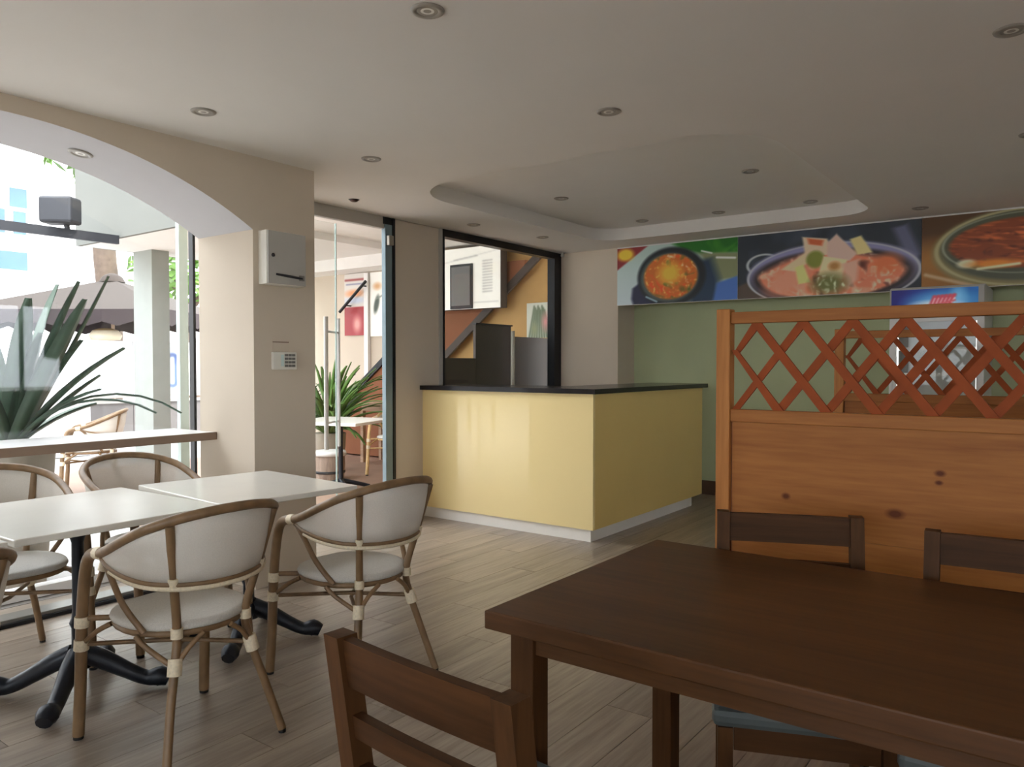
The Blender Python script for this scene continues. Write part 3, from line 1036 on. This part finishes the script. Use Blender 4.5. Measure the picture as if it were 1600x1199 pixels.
# ================================================================== CANE CHAIRS
TOP = [(-.235, .12, .668), (-.252, .02, .700), (-.257, -.08, .742), (-.238, -.18, .786), (-.172, -.255, .818), (-.085, -.292, .834), (0, -.302, .838)]
LOW = [(-.233, .11, .662), (-.244, .03, .640), (-.238, -.06, .622), (-.212, -.15, .610), (-.15, -.215, .602), (-.07, -.25, .598), (0, -.258, .597)]
mir = lambda P: P + [(-x, y, z) for (x, y, z) in reversed(P[:-1])]
def resample(P, n):
    P = [Vector(q) for q in P]
    S = []
    m = len(P)
    for i in range(m - 1):
        p0, p1, p2, p3 = P[max(0, i - 1)], P[i], P[i + 1], P[min(m - 1, i + 2)]
        for k in range(n):
            t = k / n
            S.append(0.5 * ((2 * p1) + (p2 - p0) * t + (2 * p0 - 5 * p1 + 4 * p2 - p3) * t * t + (3 * p1 - p0 - 3 * p2 + p3) * t ** 3))
    S.append(P[-1])
    return S
def cane_chair(label, loc, face, cane, group):
    t = thing('cane_chair', label, 'chair', (loc[0], loc[1], 0), rad(face - 90), group)
    MB().tube(mir(TOP), .0165, 10, 4).build('top_rail', cane, t)
    MB().tube(mir(LOW), .0095, 8, 4).build('lower_rail', cane, t)
    # cream lashing below the lower rail
    MB().tube([(x, y - .004, z - .014) for (x, y, z) in mir(LOW)[1:-1]], .0085, 8, 4).build('lashing', M['binding'], t)
    A, B = resample(mir(TOP), 4), resample(mir(LOW), 4)
    vs, fs = [], []
    K = 5
    for a_, b2 in zip(A, B):
        for k in range(K):
            q = k / (K - 1)
            vs.append(a_.lerp(b2, q) + Vector((0, -.006 * math.sin(PI * q), 0)))
    for i in range(len(A) - 1):
        for k in range(K - 1):
            fs.append((i * K + k, (i + 1) * K + k, (i + 1) * K + k + 1, i * K + k + 1))
    bo = MB().add(vs, fs, True).build('backrest', M['back_mesh'], t)
    sm = bo.modifiers.new('thickness', 'SOLIDIFY')
    sm.thickness = .003
    for s in (-1, 1):
        fl_ = [(s * .238, .275, .012), (s * .234, .262, .20), (s * .232, .25, .42), (s * .230, .225, .59), (s * .229, .190, .652), (s * .234, .12, .670)]
        lg = MB().tube(fl_, .0195, 12, 4).build('leg', cane, t)
        MB().lathe([(.017, 0), (.017, .012)], 10, Matrix.Translation(fl_[0]) @ Matrix.Translation((0, 0, -.012))).build('foot_cap', M['rubber'], lg)
        bl = [(s * .215, -.252, .012), (s * .172, -.205, .20), (s * .140, -.178, .33), (s * .126, -.168, .44), (s * .156, -.204, .61), (s * .190, -.246, .80)]
        lb = MB().tube(bl, .0145, 10, 4).build('leg', cane, t)
        MB().lathe([(.013, 0), (.013, .012)], 10, Matrix.Translation(bl[0]) @ Matrix.Translation((0, 0, -.012))).build('foot_cap', M['rubber'], lb)
        # arm brace
        MB().tube([(s * .232, .09, .655), (s * .236, .03, .60), (s * .228, -.03, .52), (s * .196, -.095, .435)], .0105, 8, 4).build('brace', cane, t)
        # under-seat braces
        MB().tube([(s * .142, -.180, .325), (s * .19, -.10, .385), (s * .205, -.06, .42)], .009, 8, 3).build('brace', cane, t)
        MB().tube([(s * .138, -.178, .325), (s * .10, -.19, .38), (s * .05, -.198, .42)], .009, 8, 3).build('brace', cane, t)
        MB().tube([(s * .232, .25, .335), (s * .215, .18, .39), (s * .19, .13, .42)], .009, 8, 3).build('brace', cane, t)
        MB().tube([(s * .232, .25, .425), (s * .16, .16, .428)], .010, 8, 1).build('seat_link', cane, t)
        # bindings
        def bind(p0, p1, r): MB().tube([p0, p1], r, 10, 1).build('binding', M['binding'], t)
        bind((s * .2325, .2495, .395), (s * .2315, .2485, .432), .0245)
        bind((s * .2335, .254, .315), (s * .2328, .252, .352), .0245)
        bind((s * .146, -.184, .300), (s * .136, -.175, .352), .023)
        bind((s * .127, -.169, .415), (s * .127, -.169, .448), .0195)
        bind((s * .153, -.200, .590), (s * .159, -.208, .625), .0185)
        bind((s * .2325, .135, .6685), (s * .237, .095, .674), .0215)
    MB().tube([(-.232, .25, .335), (0, .035, .332), (.140, -.178, .33)], .0085, 8, 1).build('stretcher', cane, t)
    MB().tube([(.232, .25, .318), (0, .035, .315), (-.144, -.182, .312)], .0085, 8, 1).build('stretcher', cane, t)
    # seat
    ring, N = [], 28
    def sp(k, r):
        a = 2 * PI * k / N
        c, s_ = math.cos(a), math.sin(a)
        e = .80 if s_ > 0 else 1.0
        return (r * math.copysign(abs(c) ** e, c), .015 + r * 1.02 * math.copysign(abs(s_) ** e, s_))
    MB().tube([sp(k, .198) + (.424,) for k in range(N + 1)], .0125, 8, 1).build('seat_frame', cane, t)
    prof = [(.20, .432), (.213, .438), (.216, .448), (.211, .458), (.195, .464), (.12, .467), (.0005, .468)]
    vs, fs = [], []
    for (r, z) in prof:
        for k in range(N):
            vs.append(sp(k, r) + (z,))
    for i in range(len(prof) - 1):
        for k in range(N):
            fs.append((i * N + k, i * N + (k + 1) % N, (i + 1) * N + (k + 1) % N, (i + 1) * N + k))
    fs.append(tuple(reversed(range(N))))
    MB().add(vs, fs, True).build('seat', M['seat_mesh'], t)
    return t
G = 'cane armchairs round the white tables'
c0 = cane_chair('brown cane armchair at the middle white table, its back to the viewer', (1.462, 2.505), 90, M['cane'], G)
dup(c0, (2.195, 2.44, 0), rad(-2), 'brown cane armchair at the near side of the white table by the pillar', G)
dup(c0, (.60, 2.47, 0), rad(3), 'brown cane armchair cut off by the left edge, only an arm showing', G)
dup(c0, (1.33, 3.66, 0), rad(180 - 4), 'brown cane armchair behind the middle white table, under the window bar', G)
dup(c0, (1.955, 3.63, 0), rad(180 + 4), 'brown cane armchair behind the white table by the pillar, facing the room', G)

# ================================================================== WALL FITTINGS
cb_ = thing('wall_cabinet', 'off-white metal wall cabinet with a dark latch, high on the pillar', 'cabinet', (2.695, YL, 1.762))
bx('body', M['cab_white'], cb_, 0, .27, -.078, -.001, 0, .308, bev=.003)
bx('door', M['cab_grey'], cb_, .003, .267, -.090, -.0785, .004, .304, bev=.003)
lk = MB().tube([(.055, -.094, .058), (.14, -.098, .052), (.235, -.096, .046)], [.006, .008, .007], 8, 3).build('latch', M['dark'], cb_)
bx('catch', M['grey_metal'], cb_, .215, .25, -.10, -.0905, .032, .064, bev=.003)
MB().lathe([(.011, 0), (.011, .006), (.007, .009)], 12, Matrix.Translation((.035, -.0905, .165)) @ Matrix.Rotation(PI / 2, 4, 'X')).build('lock', M['dark'], cb_)

kp = thing('wall_keypad', 'small white keypad with rows of grey keys on the pillar', 'keypad', (2.775, YL, 1.27))
bx('body', M['cab_white'], kp, 0, .172, -.022, -.001, 0, .105, bev=.006)
for r_ in range(4):
    for c_ in range(3):
        bx('key', M['grey_metal'], kp, .082 + c_ * .026, .103 + c_ * .026, -.026, -.0222, .016 + r_ * .021, .030 + r_ * .021)
bx('screen', M['glass_edge'], kp, .056, .076, -.0245, -.0222, .02, .088)
tg = thing('paper_tag', 'small beige paper label stuck above the keypad', 'label', (2.785, YL, 1.384))
bx('sheet', M['beige'], tg, 0, .115, -.004, -.001, 0, .052)
bx('strip', M['shelf_edge'], tg, 0, .115, -.0055, -.0041, .046, .052)

# window bar
br = thing('window_bar', 'narrow pale bar shelf with a brown front edge along the arch window', 'shelf', (0, 0, 0))
bx('top', M['shelf_top'], br, AX - AH + .003, 2.658, 4.196, 4.66, .853, .893, bev=.003)
bx('front_edge', M['shelf_edge'], br, AX - AH + .003, 2.658, 4.18, 4.1955, .848, .894, bev=.002)
for lx in (1.385, .30):
    bx('leg', M['beige'], br, lx - .02, lx + .02, 4.205, 4.225, .0, .852)

# downlights
def downlight(x, y, z, label, tilt=None):
    t = thing('downlight', label, 'light', (x, y, z), 0, 'ceiling downlights')
    R = tilt if tilt is not None else Matrix.Identity(4)
    MB().lathe([(.036, -.004), (.040, -.007), (.050, -.008), (.056, -.005), (.058, -.0005)], 24, R).build('ring', M['rim'], t)
    MB().lathe([(.0005, -.003), (.02, -.0045), (.030, -.003), (.036, -.0008)], 20, R).build('lens', M['lens'], t)
    return t
for (x, y, lb) in ((1.928, 1.78, 'round downlight nearest the viewer, above the tables'),
                   (2.062, 3.329, 'round downlight in the ceiling beside the arch'),
                   (3.194, 1.799, 'round downlight between the arch wall and the ceiling recess'),
                   (3.107, 3.311, 'round downlight just in front of the pillar edge'),
                   (3.276, .215, 'round downlight over the near pine partition, at the frame edge'),
                   (4.80, .22, 'round downlight over the far pine partition, cut by the frame'),
                   (6.56, .995, 'round downlight near the meat banner'),
                   (5.075, 4.161, 'round downlight above the inner window, near its left end'),
                   (5.95, 4.05, 'round downlight above the inner window, near its middle')):
    downlight(x, y, CZ, lb)
for (x, y, lb) in ((5.08, 3.28, 'round downlight in the recess, on the door side'), (5.12, 1.80, 'round downlight in the recess, on the near right side'),
                   (6.30, 3.2, 'round downlight in the recess, back corner above the stew banner'), (6.34, 2.5, 'round downlight in the recess, back row middle'),
                   (6.36, 1.75, 'round downlight in the recess, back row right end')):
    downlight(x, y, TZ, lb)
sl_ = math.atan((1.85 - AX) / AR)
downlight(1.85, 4.09, arch_z(1.85) - .002, 'round downlight set in the white underside of the arch', Matrix.Rotation(sl_, 4, 'Y'))
se = thing('ceiling_sensor', 'small dark round sensor in the ceiling before the door', 'sensor', (3.80, 4.23, CZ))
MB().lathe([(.0005, -.016), (.02, -.015), (.03, -.008), (.033, -.0005)], 20).build('dome', mat('dark_red_plastic', (60, 26, 24), .4), se)
MB().lathe([(.034, -.004), (.040, -.0005)], 20).build('ring', M['black_metal'], se)
cm = thing('ceiling_camera', 'tiny white bracket knob at the corner of the inner window', 'camera', (6.90, 4.44, CZ))
MB().lathe([(.0005, -.05), (.016, -.045), (.02, -.03), (.014, -.02), (.014, -.0005)], 14).build('body', M['cab_grey'], cm)

# ================================================================== BEYOND THE INNER WINDOW
BX = 7.59
mb = thing('menu_box', 'white menu box with a small dark frame, seen through the inner window', 'sign', (0, 0, 0))
p = Paint(110, 90, (246, 245, 238))
p.line(.30, .19, .66, .14, .012, (150, 150, 146))
for k in range(12):
    p.line(.74, .24 + k * .045, .88, .235 + k * .045, .009, (150, 150, 146))
p.line(.60, .90, .97, .90, .006, (180, 180, 176))
p.line(.04, .24, .97, .08, .006, (190, 190, 186))
bx('box', M['darkbrown'], mb, 7.31, 7.435, 5.575, 6.62, 1.985, 2.74)
p.build('menu_face', (7.305, 6.62, 2.74), (0, 5.578 - 6.62, 0), (0, 0, -.755), mb, M['lit_print'])  # emission added to brighten the menu face
bx('frame', M['dark'], mb, 7.28, 7.304, 6.0, 6.35, 1.99, 2.54)
bx('slate', mat('grey_slate', (112, 112, 110), .5), mb, 7.274, 7.2795, 6.025, 6.325, 2.03, 2.51)
po = thing('plant_poster', 'pale poster of leaves and pink flowers on the ochre wall', 'poster', (BX, 5.39, 1.62))
p = Paint(60, 70, (214, 220, 206))
for k in range(9):
    uu = .1 + .1 * k
    p.line(uu, 1.0, .5 + (uu - .5) * .5, .1 + .06 * (k % 3), .035, (104, 122, 96))
p.ell(.74, .55, .12, .2, (216, 150, 148), .8)
p.ell(.3, .75, .1, .16, (150, 160, 120), .8)
p.build('picture', (-.006, 0, .42), (0, -.37, 0), (0, 0, -.42), po)
bx('backing', M['white'], po, -.0055, -.001, -.37, 0, 0, .42)

st = thing('staircase', 'brown sided staircase with dark stringers climbing along the ochre wall', 'staircase', (0, 0, 0))
# side panel between two diagonals: z = a + s*(8.516 - y)
sl = .74
def zd(y, off): return .749 + sl * (8.516 - y) + off
y_hi, y_lo = 8.95, 5.35
poly = [(y_hi, zd(y_hi, 0)), (y_lo, zd(y_lo, 0)), (y_lo, zd(y_lo, -.62)), (7.0, zd(7.0, -.62)), (y_hi, max(.02, zd(y_hi, -.62)))]
poly = [(a_, min(b2, CN - .002)) for a_, b2 in poly]
MB().prism([(8.95, .43), (6.05, 2.55), (5.35, 2.55), (5.35, 2.43), (6.60, 1.43), (7.6, .02), (8.95, .02)], 'x', 7.48, BX).build('side_panel', M['terracotta'], st)
def diag(name, y0_, z0_, y1_, z1_, th, m_, x0_=7.44, x1_=7.479):
    MB().prism([(y0_, z0_), (y1_, z1_), (y1_, z1_ + th), (y0_, z0_ + th)], 'x', x0_, x1_).build(name, m_, st)
diag('stringer', 6.62, 1.33, 5.10, 2.545, .115, M['darkbrown'])
diag('stringer', 8.95, .40, 6.05, 2.545, .10, M['black_metal'])
MB().tube([(7.46, 8.62, 2.06), (7.46, 8.07, 2.47)], .022, 8, 1).build('handrail', M['black_metal'], st)
for (yy, zz) in ((8.5, 2.15), (8.15, 2.41)):
    MB().tube([(7.46, yy, zz), (BX - .001, yy, zz)], .01, 8, 1).build('rail_bracket', M['black_metal'], st)

dk = thing('folding_screen', 'dark brown panels standing behind the inner window, silver post between them', 'screen', (0, 0, 0))
bx('panel', M['darkbrown'], dk, 5.20, 5.985, 4.885, 4.915, 0, 1.364, bev=.004)
bx('panel', M['darkbrown'], dk, 5.99, 6.585, 4.885, 4.92, 0, 1.705, bev=.004)
bx('panel', M['darkbrown'], dk, 6.66, 7.55, 4.885, 4.915, 0, 1.600, bev=.004)
bx('cap', M['dark'], dk, 5.985, 6.60, 4.875, 4.925, 1.706, 1.72)
MB().tube([(6.622, 4.89, 0), (6.622, 4.89, 1.66)], .022, 10, 1).build('post', M['chrome'], dk)

# ================================================================== TERRACE THINGS
t = thing('promotional_poster', 'tall red and white poster on the terrace wall', 'poster', (BX, 8.64, 1.72))
p = Paint(50, 130, (214, 208, 200))
p.mix((p.V > .54) * 1.0, (160, 34, 40))
p.line(.05, .10, .95, .10, .02, (150, 60, 56)); p.line(.1, .17, .95, .17, .012, (120, 120, 150))
p.ell(.5, .32, .42, .06, (224, 150, 96), .5)
p.ell(.62, .82, .18, .12, (214, 150, 140), .6)
p.ell(.5, .43, .5, .05, (190, 198, 214), .5)
p.build('picture', (-.02, 0, .89), (0, -.43, 0), (0, 0, -.89), t)
bx('backing', M['white'], t, -.019, -.001, -.43, 0, 0, .89)
t = thing('leaf_menu_board', 'white menu board with a painted leaf beside the red poster', 'sign', (BX, 8.10, 1.70))
p = Paint(90, 130, (248, 246, 238))
p.ell(.16, .50, .06, .14, (60, 74, 62), .3, .2)
p.line(.15, .42, .52, .30, .012, (120, 128, 116))
p.ell(.18, .22, .09, .05, (226, 180, 130), .6)
for k in range(9): p.line(.42, .40 + k * .05, .62, .40 + k * .05, .008, (160, 160, 150))
for k in range(9): p.line(.70, .25 + k * .05, .92, .25 + k * .05, .008, (160, 160, 150))
p.build('menu_face', (-.02, 0, .90), (0, -.8, 0), (0, 0, -.90), t)
bx('backing', M['white'], t, -.019, -.001, -.8, 0, 0, .90)
t = thing('wall_batten', 'white upright batten between the poster and the menu board', 'trim', (BX, 8.15, 0))
bx('strip', M['white'], t, -.05, -.001, -.03, .05, 1.0, 2.6)

cane_chair('pale cane armchair at the terrace table, beyond the door post', (6.5, 6.5), 188, M['cane_light'], 'pale cane armchairs on the terrace')
c_t = [o for o in bpy.data.objects if o.name.startswith('cane_chair') and 'terrace' in o.get('label', '')][0]
dup(c0, (3.72, 8.02, 0), rad(60), 'cane armchair outside in the street light, above the window bar', 'armchairs outside')
dup(c_t, (4.95, 6.9, 0), rad(-120), 'pale cane armchair at the terrace table, behind the pull bars', 'pale cane armchairs on the terrace')

def plain_table(label, cx, cy, rot, s):
    t = thing('terrace_table', label, 'table', (cx, cy, 0), rad(rot))
    bx('tabletop', M['white_top'], t, -s / 2, s / 2, -s / 2, s / 2, .70, .73, bev=.004)
    MB().lathe([(.05, .06), (.03, .10), (.024, .14), (.024, .66), (.05, .6995)], 12).build('column', M['iron'], t)
    for k in range(4):
        a_ = rad(45 + 90 * k)
        MB().tube([(.02 * math.cos(a_), .02 * math.sin(a_), .10), (.2 * math.cos(a_), .2 * math.sin(a_), .055), (.30 * math.cos(a_), .30 * math.sin(a_), .024)], [.026, .022, .022], 8, 3).build('foot', M['iron'], t)
plain_table('white terrace table just beyond the glass door', 5.31, 6.13, 18, .82)
plain_table('white terrace table outside, near the grey column', 3.25, 8.45, 0, .75)

t = thing('console_table', 'small wooden console table against the stair side', 'table', (7.2, 7.42, 0))
bx('top', M['side_wood'], t, -.2, .2, -.32, .32, .765, .80)
bx('apron', M['side_wood'], t, -.17, .17, -.28, .28, .69, .7645)
for sx in (-1, 1):
    for sy in (-1, 1):
        bx('leg', M['side_wood'], t, sx * .165 - .025, sx * .165 + .025, sy * .255 - .025, sy * .255 + .025, 0, .6895)

t = thing('barrel_planter', 'weathered wooden barrel planter with a white rim by the door', 'planter', (5.75, 6.82, 0))
MB().lathe([(.15, 0), (.165, .10), (.17, .18), (.165, .27)], 24).build('barrel', M['pot_wood'], t)
MB().lathe([(.166, .075), (.1705, .08), (.1705, .10), (.167, .105)], 24).build('hoop', M['dark'], t)
MB().lathe([(.13, .27), (.18, .272), (.185, .30), (.175, .325), (.13, .32)], 24).build('rim', M['white'], t)
MB().lathe([(.13, .29), (.0005, .295)], 20).build('soil', M['soil'], t)

def leaf_blade(mb, base, az, el, L, wd, droop, N=8, fold=.25):
    """arching strap leaf with a keel; base point, azimuth, elevation (rad)"""
    p = Vector(base)
    e = el
    vs = []
    d_h = Vector((math.cos(az), math.sin(az), 0))
    side = Vector((-math.sin(az), math.cos(az), 0))
    for i in range(N + 1):
        tt = i / N
        wv = wd * (math.sin(PI * min(1, (tt * .80 + .17))) ** .55)
        nrm = Vector((0, 0, 1)) * math.cos(e) - d_h * math.sin(e)
        vs += [p + side * wv + nrm * wv * fold, p - nrm * .003, p - side * wv + nrm * wv * fold, p - nrm * .009]
        p = p + (d_h * math.cos(e) + Vector((0, 0, 1)) * math.sin(e)) * (L / N)
        e -= droop / N
    fs = []
    for i in range(N):
        q = 4 * i
        fs += [(q, q + 1, q + 5, q + 4), (q + 1, q + 2, q + 6, q + 5), (q + 2, q + 3, q + 7, q + 6), (q + 3, q, q + 4, q + 7)]
    mb.add(vs, fs, True)
    return mb

def potted(name, label, loc, pot_prof, pot_m, leaves, m_):
    t = thing(name, label, 'plant', loc)
    MB().lathe(pot_prof, 20).build('pot', pot_m, t)
    r, z = pot_prof[-1]
    MB().lathe([(r * .92, z - .03), (.0005, z - .02)], 16).build('soil', M['soil'], t)
    for (az, el, L, wd, dr) in leaves:
        leaf_blade(MB(), (.03 * math.cos(az), .03 * math.sin(az), z - .03), az, el, L, wd, dr).build('leaf', m_, t)
    return t
rs = random.Random(3)
lv = [(rs.uniform(0, 2 * PI), rs.uniform(.5, 1.5), rs.uniform(.7, 1.1), rs.uniform(.022, .042), rs.uniform(.3, 1.5)) for k in range(120)]
potted('potted_palm', 'leafy green potted palm beyond the door, beside the stair', (6.2, 7.36, 0), [(.15, 0), (.19, .30), (.20, .46), (.19, .47)], M['pot_grey'], lv, M['leaf'])
lv = [(rs.uniform(0, 2 * PI), rs.uniform(.5, 1.4), rs.uniform(.5, .75), rs.uniform(.022, .04), rs.uniform(.4, 1.4)) for k in range(50)]
potted('potted_palm', 'dark spreading potted plant lower down against the staircase', (6.75, 8.75, 0), [(.15, 0), (.19, .30), (.20, .46), (.19, .47)], M['pot_grey'], lv, M['leaf_dark'])

# strap-leaved plant right outside the arch window
vr = Vector((.595, -.804, 0))
lv = []
right = math.atan2(-.804, .595)
left = right + PI
for (az, el, L, wd, dr) in ((right + .5, 1.08, 1.15, .048, -.1), (right - .3, 1.02, 1.02, .055, .05), (right + .1, 1.25, 1.05, .05, .1), (right + 1.0, 1.40, 1.02, .055, .2),
                            (right - .6, 1.36, .9, .055, .15), (right + .2, .95, .85, .05, .4), (right, .9, .95, .018, 1.5), (right + .3, .95, 1.05, .016, 1.7),
                            (right - .2, .8, .7, .022, .6), (right + .4, .85, .62, .05, .2), (left, 1.2, 1.0, .05, .3), (left + .5, 1.0, 1.0, .05, .5), (left - .6, 1.3, .9, .055, .3),
                            (right + 1.6, 1.1, .9, .05, .5), (right - 1.5, 1.1, .8, .05, .5), (right + .05, 1.1, .75, .06, .2), (right - .1, 1.35, .7, .06, .1), (right + .6, .75, .5, .06, .5)):
    lv.append((az, el, L, wd * 1.25, dr))
potted('strap_leaf_plant', 'dark green strap-leaved plant outside the arch window', (1.86, 5.05, 0), [(.18, 0), (.22, .5), (.24, .83), (.22, .84)], M['pot_grey'], lv, M['leaf_dark'])

# ================================================================== STREET THINGS
t = thing('parasol', 'large brown square parasol with a darker valance outside', 'parasol', (6.95, 14.2, 0))
RZ = rad(36)
R4 = Matrix.Rotation(RZ, 4, 'Z')
hs, ez, az_ = 1.75, 2.19, 2.86
vs = [(0, 0, az_), (hs, hs, ez), (-hs, hs, ez), (-hs, -hs, ez), (hs, -hs, ez)]
MB().add(vs, [(0, 1, 2), (0, 2, 3), (0, 3, 4), (0, 4, 1)], mtx=R4).add([(x, y, z - .015) for (x, y, z) in vs], [(0, 2, 1), (0, 3, 2), (0, 4, 3), (0, 1, 4)], mtx=R4).build('canopy', M['parasol'], t)
vm_ = MB()
for i in range(1, 5):
    a_, b2 = Vector(vs[i]), Vector(vs[i % 4 + 1])
    N = 7
    for k in range(N):
        p0_, p1_ = a_.lerp(b2, k / N), a_.lerp(b2, (k + 1) / N)
        pm = (p0_ + p1_) / 2
        vm_.add([p0_, p1_, p1_ - Vector((0, 0, .20)), pm - Vector((0, 0, .27)), p0_ - Vector((0, 0, .20))], [(0, 1, 2, 3, 4)], mtx=R4)
vo = vm_.build('valance', M['valance'], t)
vo.modifiers.new('thickness', 'SOLIDIFY').thickness = .006
MB().tube([(0, 0, 0), (0, 0, az_)], .03, 10, 1).build('pole', M['side_wood'], t)
MB().lathe([(.22, az_ - .06), (.17, az_ + .03), (.12, az_ + .07), (.04, az_ + .10)], 12).build('vent_cap', M['parasol'], t)
bx('base', M['concrete'], t, -.3, .3, -.3, .3, 0, .08)

def tree(label, x, y, th, r, tr, seed, n=420):
    t = thing('street_tree', label, 'tree', (x, y, 0))
    rr = random.Random(seed)
    MB().tube([(0, 0, 0), (.08, 0, th * .4), (-.05, .03, th * .75), (0, 0, th)], [tr * 1.15, tr, tr * .95, tr * .8], 10, 4).build('trunk', M['trunk'], t)
    for k in range(4):
        a_ = k * PI / 2 + .4
        MB().tube([(0, 0, th - .1), (r * .4 * math.cos(a_), r * .4 * math.sin(a_), th + r * .4)], [tr * .5, tr * .2], 8, 1).build('branch', M['trunk'], t)
    cr = MB()
    for k in range(n):
        while True:
            q = Vector((rr.uniform(-1, 1), rr.uniform(-1, 1), rr.uniform(-1, 1)))
            if .25 < q.length < 1: break
        c_ = q * r + Vector((0, 0, th + r * .75))
        u_ = Vector((rr.uniform(-1, 1), rr.uniform(-1, 1), rr.uniform(-.6, .6))).normalized()
        v_ = u_.orthogonal().normalized()
        s_ = rr.uniform(.10, .2)
        cr.add([c_ + u_ * s_ * 1.6, c_ + v_ * s_ * .6, c_ - u_ * s_ * 1.6, c_ - v_ * s_ * .6], [(0, 1, 2, 3)])
    co = cr.build('crown', M['leaf_light'], t)
tree('bright green tree with a pale trunk behind the parasol', 8.98, 18.6, 5.6, 1.4, .26, 5)
tree('bright green tree in the street, seen under the arch top', 5.75, 21.0, 6.6, 1.5, .22, 8)
tree('green tree along the street, seen in the gap beside the pillar', 10.1, 16.9, 2.7, 1.4, .16, 11)

hd = thing('site_hoarding', 'white hoarding panels with blue lettering and a grey base along the street', 'hoarding', (0, 13, 0))
hx = 0.0
for k in range(8):
    bx('panel', M['hoard'], hd, .2 + k * 1.3, 1.49 + k * 1.3, 0, .04, .78, 1.70)
    bx('base_panel', M['hoard_base'], hd, .2 + k * 1.3, 1.49 + k * 1.3, .005, .04, 0, .65)
bx('rail', M['cab_grey'], hd, .2, 10.6, -.03, .05, .65, .70)
bx('rail', M['cab_grey'], hd, .2, 10.6, -.03, .05, .74, .779)
p = Paint(60, 70, (240, 240, 242))
p.ring(.5, .55, .3, .33, .16, (90, 110, 160))
p.line(.35, .1, .35, .25, .05, (80, 100, 150)); p.line(.62, .25, .62, .80, .05, (70, 100, 160))
p.build('sign_print', (7.15, -.003, 1.66), (.5, 0, 0), (0, 0, -.84), hd)
t = thing('cloth_bundle', 'white and tan wrapped bundle on top of the hoarding', 'bundle', (6.25, 13.02, 1.701))
MB().lathe([(.0005, 0), (.22, .01), (.25, .08), (.2, .16), (.08, .2), (.0005, .205)], 14).build('wrap', M['binding'], t)
MB().lathe([(.20, .162), (.17, .175), (.10, .199)], 14).build('tie', M['cane_light'], t)

fx = thing('flood_light', 'black floodlight on a dark rail outside, beside the cream canopy', 'light', (0, 0, 0))
bx('rail', M['dark'], fx, 1.2, 4.49, 9.0, 9.05, 2.70, 2.80)
R_ = Matrix.Translation((3.86, 9.0, 2.97)) @ Matrix.Rotation(rad(-52), 4, 'Z')
MB().box(-.185, .17, -.12, .12, -.13, .16, bev=.03, mtx=R_).build('housing', M['dark'], fx)
MB().box(-.195, -.186, -.09, .09, -.10, .12, mtx=R_).build('lens', M['lens'], fx)
MB().tube([(3.93, 9.02, 2.80), (3.92, 9.02, 2.86)], .03, 8, 1).build('bracket', M['dark'], fx)

t = thing('white_cabinet', 'white low cabinet standing in the street behind the outside table', 'cabinet', (4.9, 11.6, 0))
bx('body', M['hoard'], t, -.35, .35, -.2, .2, 0, 1.0, bev=.01)
bx('door', M['white'], t, -.33, .33, -.215, -.201, .05, .95, bev=.004)
